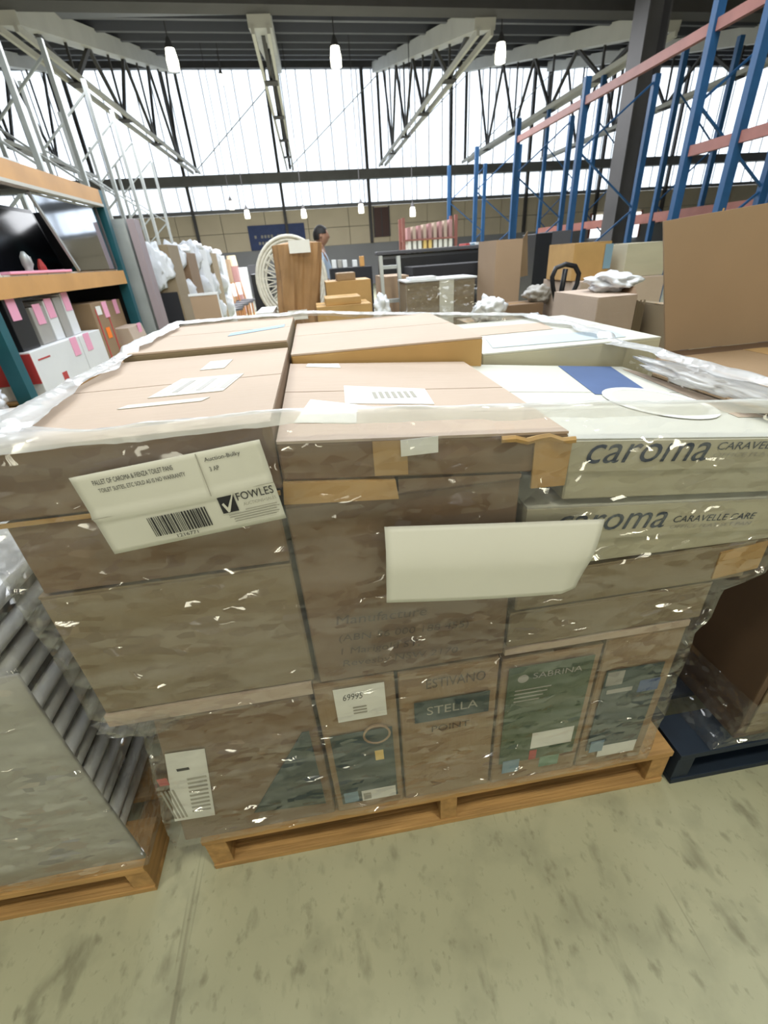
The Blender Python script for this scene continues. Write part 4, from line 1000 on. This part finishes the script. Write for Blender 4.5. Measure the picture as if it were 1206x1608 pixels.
# kraft cartons pile right of the bundle
def pile(label, px0, py0, px1, py1, y, d, m, z0=None, tape=True):
    a, b = atY(px0, py1, y), atY(px1, py0, y)
    zb = a.z if z0 is None else z0
    return carton('carton', label, a.x, b.x, y, y+d, zb, b.z, m, tape=tape, bulge=.006, seed=px0), a.x, b.x, zb, b.z
_, xa, xb, z0_, z1_ = pile('front kraft carton in the pile right of the paper bundle', 503, 476, 583, 530, 3.6, .40, CARDO, z0=0)
carton('carton', 'flat kraft carton lying on the front kraft carton of the pile', xa+.07, xb-.07, 3.63, 3.95, z1_+.0015, z1_+.050, CARDO, seed=2)
_, xa, xb, z0_, z1_ = pile('rear kraft carton in the pile, higher than the front one', 521, 438, 582, 530, 4.12, .40, CARDO, z0=0)
carton('carton', 'flat kraft carton topping the rear kraft carton', xa+.10, xb-.12, 4.16, 4.45, z1_+.0015, z1_+.055, CARD, seed=3)

# silver step ladder and brown box beside it
_, xa, xb, z0_, z1_ = pile('plain brown carton right of the kraft pile behind the silver ladder', 606, 432, 642, 520, 4.12, .5, CARDB, z0=0)
ld = empty('step_ladder', (.9, 3.9, 0), 'small silver step ladder rail in front of the plain brown carton', 'ladder')
a, b, c_, d_ = atY(600, 402, 3.85), atY(607, 500, 3.85), atY(625, 402, 3.95), atY(633, 500, 3.95)
MB().bar((b.x, 3.85, 0), (a.x, 3.95, a.z), .025, .05).build('rail', GALV, ld); MB().bar((d_.x, 3.85, 0), (c_.x, 3.95, c_.z), .025, .05).build('rail', GALV, ld)
for k in range(5):
    z = a.z-.08-k*.24; f = z/a.z; MB().box(b.x+(a.x-b.x)*f, d_.x+(c_.x-d_.x)*f, 3.84+.1*f, 3.92+.1*f, z-.012, z+.012).build('tread', GALV, ld)
tag(crumple('plastic_wad', BAGW, None, (*atY(600, 488, 3.5).xy, atY(600, 488, 3.5).z), (.06, .05, .10), .5, 71), 'wad of white plastic left of the silver ladder, on the carton', 'plastic')
pl_ = atY(600, 488, 3.5)
tag(carton('carton', 'low carton carrying the white plastic wad', pl_.x-.12, pl_.x+.10, 3.38, 3.62, 0, pl_.z-.10, CARDG, seed=72), 'low carton left of the silver ladder carrying the plastic wad', 'box')

# film-wrapped box with white tape, centre back
wbx, xa, xb, z0_, z1_ = pile('film-wrapped brown box with wide pale tape behind the stack', 641, 436, 746, 530, 3.5, .30, CARDG, z0=0, tape=False)
a, b = atY(690, 440, 3.494), atY(712, 500, 3.494); fq('wide_tape', PAPER, wbx, a.x, b.x, .2, z1_+.001, 3.494, thick=.002)
MB().box(xa-.01, xb+.01, 3.485, 3.805, z1_+.0015, z1_+.012).build('film_lid', BAGW, wbx)
MB().box(xa+.03, xa+.22, 3.50, 3.66, z1_+.013, z1_+.030).build('white_note', WHITEPL, wbx)
grid_sheet('film', FILM, wbx, lambda u, v: (xa-.012+(xb-xa+.024)*u, 3.478-.01*abs(noise.noise(Vector((u*12, v*9, 3)))), .05+(z1_-.05)*v), 50, 40)

# black sofa / cabinets behind
bs = empty('black_sofa', (1.9, 6.2, 0), 'long black leather sofa back behind the film-wrapped box', 'sofa')
a, b = atY(596, 402, 6.0), atY(772, 388, 6.0)
MB().box(a.x, b.x, 6.0, 6.2, .12, (a.z+b.z)/2).build('backrest', BLACKP, bs, bevel=.04); MB().box(a.x, b.x, 6.2, 6.95, .12, .46).build('seat', BLACKP, bs, bevel=.03)
MB().box(a.x, a.x+.18, 6.2, 6.95, .461, .68).build('armrest', BLACKP, bs, bevel=.03); MB().box(b.x-.18, b.x, 6.2, 6.95, .461, .68).build('armrest', BLACKP, bs, bevel=.03)
for xx in (a.x+.08, b.x-.08):
    for yy in (6.06, 6.88): MB().box(xx-.03, xx+.03, yy-.03, yy+.03, 0, .121).build('foot', STEELD, bs)
MB().box(a.x-.03, b.x+.05, 5.985, 6.21, (a.z+b.z)/2+.001, (a.z+b.z)/2+.04).build('top_rail', DGREY, bs, bevel=.008)
dg, *_ = pxbox('grey_desk', 'dark grey box-shaped cabinet before the black sofa', 648, 415, 768, 5.2, .5, BLACKF, cat='cabinet')
pxbox('black_cabinet', 'low black cabinet between the man and the black sofa', 518, 420, 584, 6.5, .35, BLACKF, cat='cabinet')
for k, (px, m, l) in enumerate(((524, WHITEPL, 'first white carton'), (533, GREYPL, 'grey carton'), (541, WHITEPL, 'second white carton'), (557, WHITEPL, 'slim white carton'), (568, ORANGE, 'orange carton'))):
    pxbox('small_carton', l+' standing on the low black cabinet beside the man', px-3.5, 408 if k != 4 else 402, px+3.5, 6.6, .1, m, z0=(atY(518, 420, 6.5).z+atY(584, 420, 6.5).z)/2+.001)

# tall brown cartons right
bt, xa, xb, z0_, z1_ = pile('tall plain brown carton right of the black sofa', 772, 374, 822, 520, 4.6, .5, CARDB, z0=0, tape=False)
MB().hexa(((xb, 4.61, z1_-.32), (xb+.14, 4.75, z1_-.32), (xb+.14, 4.755, z1_-.32), (xb, 4.615, z1_-.32), (xb, 4.61, z1_-.003), (xb+.10, 4.75, z1_+.06), (xb+.10, 4.755, z1_+.06), (xb, 4.615, z1_-.003))).build('side_flap', CARD, bt)
tag(crumple('plastic_wad', BAGW, None, (*atY(768, 487, 2.9).xy, atY(768, 487, 2.9).z), (.09, .06, .075), .5, 81), 'wad of white plastic behind the stack, left of the pallet jack handle', 'plastic')
p = atY(768, 487, 2.9); carton('carton', 'low carton holding up the white plastic wad by the jack handle', p.x-.15, p.x+.2, 2.8, 3.1, 0, p.z-.06, CARDG, seed=83)
for k, (px, py, r, l) in enumerate(((845, 462, .09, 'grey plastic bundle beside the pallet jack handle'),)):
    p = atY(px, py, 3.9); tag(crumple('plastic_bundle', GREYPL, None, (p.x, p.y, p.z), (r*1.2, r, r*.8), .4, 91), l, 'plastic')
    carton('carton', 'carton under the grey plastic bundle by the jack handle', p.x-.32, p.x-.0, 3.78, 4.05, 0, p.z-.055, CARDD, seed=92)
# pallet jack
pj = empty('pallet_jack', (1.7, 3.2, 0), 'black pallet jack, its looped handle rising behind the stack', 'pallet jack')
def J(px, py, y=3.2): return atY(px, py, y)
loop = [J(872, 470), J(868, 450), J(867, 435), J(873, 421), J(888, 415), J(903, 418), J(909, 430), J(906, 446), J(897, 465), J(884, 482), J(876, 492)]
MB().tube(loop, .016, 8).build('handle_loop', BLACKP, pj, smooth=True)
lo = J(876, 492); MB().tube([J(888, 422), J(882, 455), J(877, 492), (lo.x-.02, 3.2, .45), (lo.x-.03, 3.2, .18)], .018, 8).build('shaft', BLACKP, pj, smooth=True)
MB().tube([J(872, 470), J(876, 492)], .016, 8).build('shaft_brace', BLACKP, pj)
jx = lo.x-.03
MB().box(jx-.1, jx+.1, 3.12, 3.42, .08, .20).build('pump', REDS, pj, bevel=.01)
MB().tube(((jx-.09, 3.2, .085), (jx+.09, 3.2, .085)), .085, 14).build('steer_wheel', BLACKP, pj)
for sx in (-.19, .19):
    MB().box(jx+sx-.08, jx+sx+.08, 3.43, 4.55-1.0, .04, .09).build('fork', REDS, pj)
# right side boxes
wbr, xa, xb, z0_, z1_ = pile('wide pinkish carton behind the jack handle at the right', 900, 432, 1045, 530, 3.4, .6, CARDP, z0=0)
c2_, xa2, xb2, _, z12 = pile('orange-brown carton standing on the wide pinkish carton', 897, 378, 962, 430, 3.52, .40, CARDO, z0=z1_+.002)
p = atY(955, 400, 3.515); fq('blue_label', SKYP, c2_, p.x-.03, p.x+.03, p.z-.09, p.z+.07, 3.514)
pile('pale cream-green carton beside the orange-brown one at the right', 978, 378, 1052, 430, 3.45, .44, CREAM, z0=z1_+.002)
oc, xa3, xb3, z03, z13 = pile('pinkish carton with torn corrugated side right of the jack handle', 925, 462, 1003, 560, 2.45, .5, CARDP, z0=0, tape=False)
MB().hexa(((xb3+.001, 2.46, .3), (xb3+.05, 2.55, .3), (xb3+.05, 2.9, .3), (xb3+.001, 2.9, .3), (xb3+.001, 2.46, z13-.01), (xb3+.04, 2.55, z13+.03), (xb3+.04, 2.9, z13+.03), (xb3+.001, 2.9, z13-.01))).build('torn_side', CARDD, oc)
for k in range(7): MB().box(xb3+.002+k*.007, xb3+.005+k*.007, 2.448, 2.46, .35, z13-.03-.01*(k % 3)).build('corrugation', CARDG, oc)
crumple('film_wad', BAGW, oc, (xb3+.0, 2.72, z13+.05), (.12, .15, .05), .45, 95)
# cartons right of it behind the open flap
pile('brown carton squeezed between the torn carton and the standing flap', 1044, 480, 1085, 580, 2.25, .35, CARDG, z0=0)

# ------------------------------------------------------------------ right rack, blue uprights red beams
rr = empty('tall_rack', (4.5, 7.5, 0), 'tall pallet rack on the right with blue uprights and red beams', 'rack')
RXX = 4.0
for k, (y, h) in enumerate(((4.70, 3.6), (5.33, 3.2), (7.6, 3.2), (9.9, 3.25), (12.2, 3.25), (14.5, 3.25))):
    for xx in (RXX, RXX+1.0):
        MB().box(xx-.042, xx+.042, y-.035, y+.035, 0, h).build('upright', BLUES, rr)
    n = 4
    for q in range(n):
        a, b = (RXX, RXX+1.0) if q % 2 else (RXX+1.0, RXX)
        MB().bar((a, y, .2+q*h*.23), (b, y, .2+(q+1)*h*.23), .022).build('brace', BLUES, rr)
ysr = [2.6, 4.70, 5.33, 7.6, 9.9, 12.2, 14.5]
for a, b in zip(ysr, ysr[1:]):
    for z in (2.03, 2.95):
        if (z < 2.5 and a > 5.0) or (z > 2.5 and a > 9): continue
        MB().box(RXX-.025, RXX+.025, a+.05, b-.05, z-.045, z+.045).build('beam', REDS, rr)
# second tall rack further right
rr2 = empty('tall_rack', (7.0, 9, 0), 'second tall blue and red rack standing behind the dark column', 'rack')
for k, (y, h) in enumerate(((7.2, 4.2), (9.8, 4.2), (12.4, 4.4), (15.0, 4.4))):
    for xx in (6.9, 7.9):
        MB().box(xx-.045, xx+.045, y-.04, y+.04, 0, h).build('upright', BLUES, rr2)
    for q in range(3):
        a, b = (6.9, 7.9) if q % 2 else (7.9, 6.9)
        MB().bar((a, y, 1.0+q*h*.2), (b, y, 1.0+(q+1)*h*.2), .022).build('brace', BLUES, rr2)
for a, b in zip((7.2, 9.8, 12.4), (9.8, 12.4, 15.0)):
    for z in (1.62,):
        for xx in (6.9, 7.9): MB().box(xx-.03, xx+.03, a+.055, b-.055, z-.07, z+.07).build('beam', REDS, rr2)
# goods rows on the far rack: red and white cards above, bright pale strips below
rs = empty('display_rack', (2.9, 11.0, 0), 'low red display rack with rows of cards in front of the far wall', 'rack')
a0 = atY(640, 404, 11.0); a1 = atY(712, 395, 11.0)
MB().box(a0.x-.05, a1.x+.05, 11.0, 11.5, a0.z-.08, a0.z-.04).build('shelf', STEELD, rs)
MB().box(a0.x-.05, a1.x+.05, 11.0, 11.5, atY(676, 373, 11).z-.04, atY(676, 373, 11).z-.01).build('shelf', REDS, rs)
for xx in (a0.x-.06, a1.x+.06):
    MB().box(xx-.03, xx+.03, 11.02, 11.08, 0, 1.95).build('upright', REDS, rs); MB().box(xx-.03, xx+.03, 11.42, 11.48, 0, 1.95).build('upright', REDS, rs)
zs = a0.z-.0395; zs2 = atY(676, 373, 11).z-.0095
wcard = mat('glossy_white_card', (.8, .8, .76), .2)
for k in range(9):
    x = a0.x+(a1.x-a0.x)*(k+.5)/9
    tag(MB().box(x-.035, x+.035, 11.02, 11.3, zs, zs+.36).build('display_carton', GOLDP if k in (3, 4) else wcard, bevel=.004), 'glossy %s carton, %s in the lower row of the red display rack' % ('gold' if k in (3, 4) else 'white', ('first', 'second', 'third', 'fourth', 'fifth', 'sixth', 'seventh', 'eighth', 'last')[k]), 'box', 'cartons in the lower row of the display rack')
    tag(MB().box(x-.035, x+.03, 11.02, 11.3, zs2, zs2+.22+.012*k).build('display_carton', CARDP if k % 2 else ROSE, bevel=.004), '%s carton, %s in the upper row of the red display rack' % ('pinkish' if k % 2 else 'rose', ('first', 'second', 'third', 'fourth', 'fifth', 'sixth', 'seventh', 'eighth', 'last')[k]), 'box', 'cartons in the upper row of the display rack')
# goods under the right rack
for k, (p0, py, p1, y, m, l) in enumerate(((732, 382, 738, 8.0, REDP, 'red slim carton left of the tall brown carton'), (740, 382, 746, 8.0, SKYP, 'pale blue slim carton left of the tall brown carton'), (748, 380, 756, 8.0, WHITEPL, 'white slim carton left of the tall brown carton'), (842, 366, 868, 6.0, BLACKP, 'black boxed appliance right of the tall brown carton'), (868, 362, 898, 6.3, DGREY, 'dark grey boxed appliance beside the black one'))):
    pxbox('stored_carton', l, p0, py, p1, y, .4, m)
# bright roller-door opening on the right of the far wall
for (p0, q0, p1, q1, n) in ((930, 338, 955, 372, 2), (966, 335, 1000, 372, 3)):
    u0, u1, z0, z1 = wallrect(p0, q0, p1, q1, .1)
    d_ = tag(empty('door_%d' % n, wp((u0+u1)/2, z0, .05), None, None), kind='structure')
    mb = MB(); wbox(mb, u0, u1, z0, z1, .10, .07); mb.build('daylight_pane', mat('daylit_pane_%d' % n, (.9, .95, 1), .4, emit=(.93, .97, 1), estr=1.6), d_)
    for a, b in ((u0-.08, u0), (u1, u1+.08)):
        mb = MB(); wbox(mb, a, b, z0, z1+.08, .13, .03); mb.build('door_frame', REDS, d_)

# ------------------------------------------------------------------ the man behind the rattan chair
man = empty('person', (.14, 7.3, 0), 'person with short dark hair in a pale blue shirt, standing behind the rattan chair', 'person')
mx, my = .155, 7.3
def skin_mesh(name, verts, edges, radii, m, parent, sub=2, root_i=0):
    me = bpy.data.meshes.new(name); me.from_pydata(verts, edges, []); o = bpy.data.objects.new(name, me); COL.objects.link(o)
    md = o.modifiers.new('skin', 'SKIN'); md.use_smooth_shade = True
    for i, r in enumerate(radii):
        sv = me.skin_vertices[0].data[i]; sv.radius = r if isinstance(r, tuple) else (r, r); sv.use_root = (i == root_i)
    o.modifiers.new('sub', 'SUBSURF').levels = sub
    bpy.context.view_layer.update()
    me2 = bpy.data.meshes.new_from_object(o.evaluated_get(bpy.context.evaluated_depsgraph_get()))
    bpy.data.objects.remove(o)
    for p in me2.polygons: p.use_smooth = True
    return link(name, me2, m, parent)
# faces +x ; shoulders run along y
bv = [(mx, my, .95), (mx+.01, my, 1.15), (mx, my, 1.36), (mx+.01, my, 1.46), (mx+.03, my, 1.54),
      (mx, my-.19, 1.38), (mx-.02, my-.23, 1.12), (mx+.14, my-.20, .95), (mx, my+.19, 1.38), (mx-.02, my+.23, 1.12), (mx+.14, my+.20, .95),
      (mx, my-.09, .90), (mx+.02, my-.10, .50), (mx, my-.10, .09), (mx+.15, my-.11, .045), (mx, my+.09, .90), (mx+.02, my+.10, .50), (mx, my+.10, .09), (mx+.15, my+.11, .045)]
be = [(0, 1), (1, 2), (2, 3), (3, 4), (2, 5), (5, 6), (6, 7), (2, 8), (8, 9), (9, 10), (0, 11), (11, 12), (12, 13), (13, 14), (0, 15), (15, 16), (16, 17), (17, 18)]
br = [(.12, .15), (.11, .145), (.11, .16), .065, .055, .06, .045, .032, .06, .045, .032, .085, .06, .045, .04, .085, .06, .045, .04]
body = skin_mesh('body', bv, be, br, SKIN, man)
# shirt and trousers as loose shells over the body
skin_mesh('shirt', [(mx, my, .93), (mx+.01, my, 1.15), (mx, my, 1.36), (mx+.005, my, 1.44), (mx, my-.20, 1.37), (mx-.01, my-.235, 1.18), (mx, my+.20, 1.37), (mx-.01, my+.235, 1.18)],
          [(0, 1), (1, 2), (2, 3), (2, 4), (4, 5), (2, 6), (6, 7)], [(.14, .175), (.13, .17), (.13, .18), .075, .075, .062, .075, .062], SHIRT, man)
skin_mesh('trousers', [(mx, my, .98), (mx, my-.09, .88), (mx+.02, my-.10, .50), (mx, my-.10, .10), (mx, my+.09, .88), (mx+.02, my+.10, .50), (mx, my+.10, .10)],
          [(0, 1), (1, 2), (2, 3), (0, 4), (4, 5), (5, 6)], [(.135, .165), .10, .075, .062, .10, .075, .062], TROUS, man)
hd = bmesh.new(); bmesh.ops.create_uvsphere(hd, u_segments=28, v_segments=20, radius=1)
for v in hd.verts:
    x, y, z = v.co
    k = 1.0
    px = x*.098; py = y*.076; pz = z*.118
    if x > 0 and z < 0: py *= 1-.25*(-z)*x; px *= 1-.10*(-z)
    if x < 0 and z < -.2: px *= 1-.25*(-z-.2)
    # nose, brow, chin, lips along the face
    if x > .75 and abs(y) < .30:
        px += .020*math.exp(-((z+.12)/.16)**2)*(1-abs(y)/.30) + .006*math.exp(-((z-.18)/.10)**2)+.006*math.exp(-((z+.48)/.07)**2)+.010*math.exp(-((z+.78)/.15)**2)
    v.co = (px+mx+.05, py+my, pz+1.585)
me = bpy.data.meshes.new('head'); hd.to_mesh(me); hd.free()
for p in me.polygons: p.use_smooth = True
link('head', me, SKIN, man)
hr = bmesh.new(); bmesh.ops.create_uvsphere(hr, u_segments=24, v_segments=16, radius=1)
bmesh.ops.delete(hr, geom=[v for v in hr.verts if (v.co.z < .18 and v.co.x > -.05) or v.co.z < -.45 or (v.co.x > .72 and v.co.z < .55)], context='VERTS')
for v in hr.verts: v.co = (v.co.x*.110+mx+.044, v.co.y*.088+my, v.co.z*.130+1.592+.006*noise.noise(v.co*6))
me = bpy.data.meshes.new('hair'); hr.to_mesh(me); hr.free(); link('hair', me, HAIR, man)
for sy in (-1, 1):
    MB().tube([(mx+.045, my+sy*.076, 1.56), (mx+.035, my+sy*.084, 1.585), (mx+.045, my+sy*.080, 1.61)], [.010, .016, .010], 8).build('ear', SKIN, man, smooth=True)
    MB().tube([(mx+.128, my+sy*.028, 1.592), (mx+.134, my+sy*.028, 1.592)], [.010, .006], 8).build('eye', HAIR, man, smooth=True)
    # hands
    base = Vector((mx+.15, my+sy*.20, .94)); 
    for f in range(4):
        y0 = base.y+(f-1.5)*.018; L = (.065, .075, .07, .055)[f]
        MB().tube([(base.x, y0, base.z), (base.x+L*.5, y0, base.z-.02), (base.x+L*.8, y0, base.z-.05), (base.x+L*.75, y0, base.z-.07)], [.011, .010, .009, .007], 7).build('finger', SKIN, man, smooth=True)
    MB().tube([(base.x-.01, base.y-sy*.03, base.z), (base.x+.02, base.y-sy*.05, base.z-.02), (base.x+.04, base.y-sy*.055, base.z-.04)], [.012, .011, .008], 7).build('thumb', SKIN, man, smooth=True)
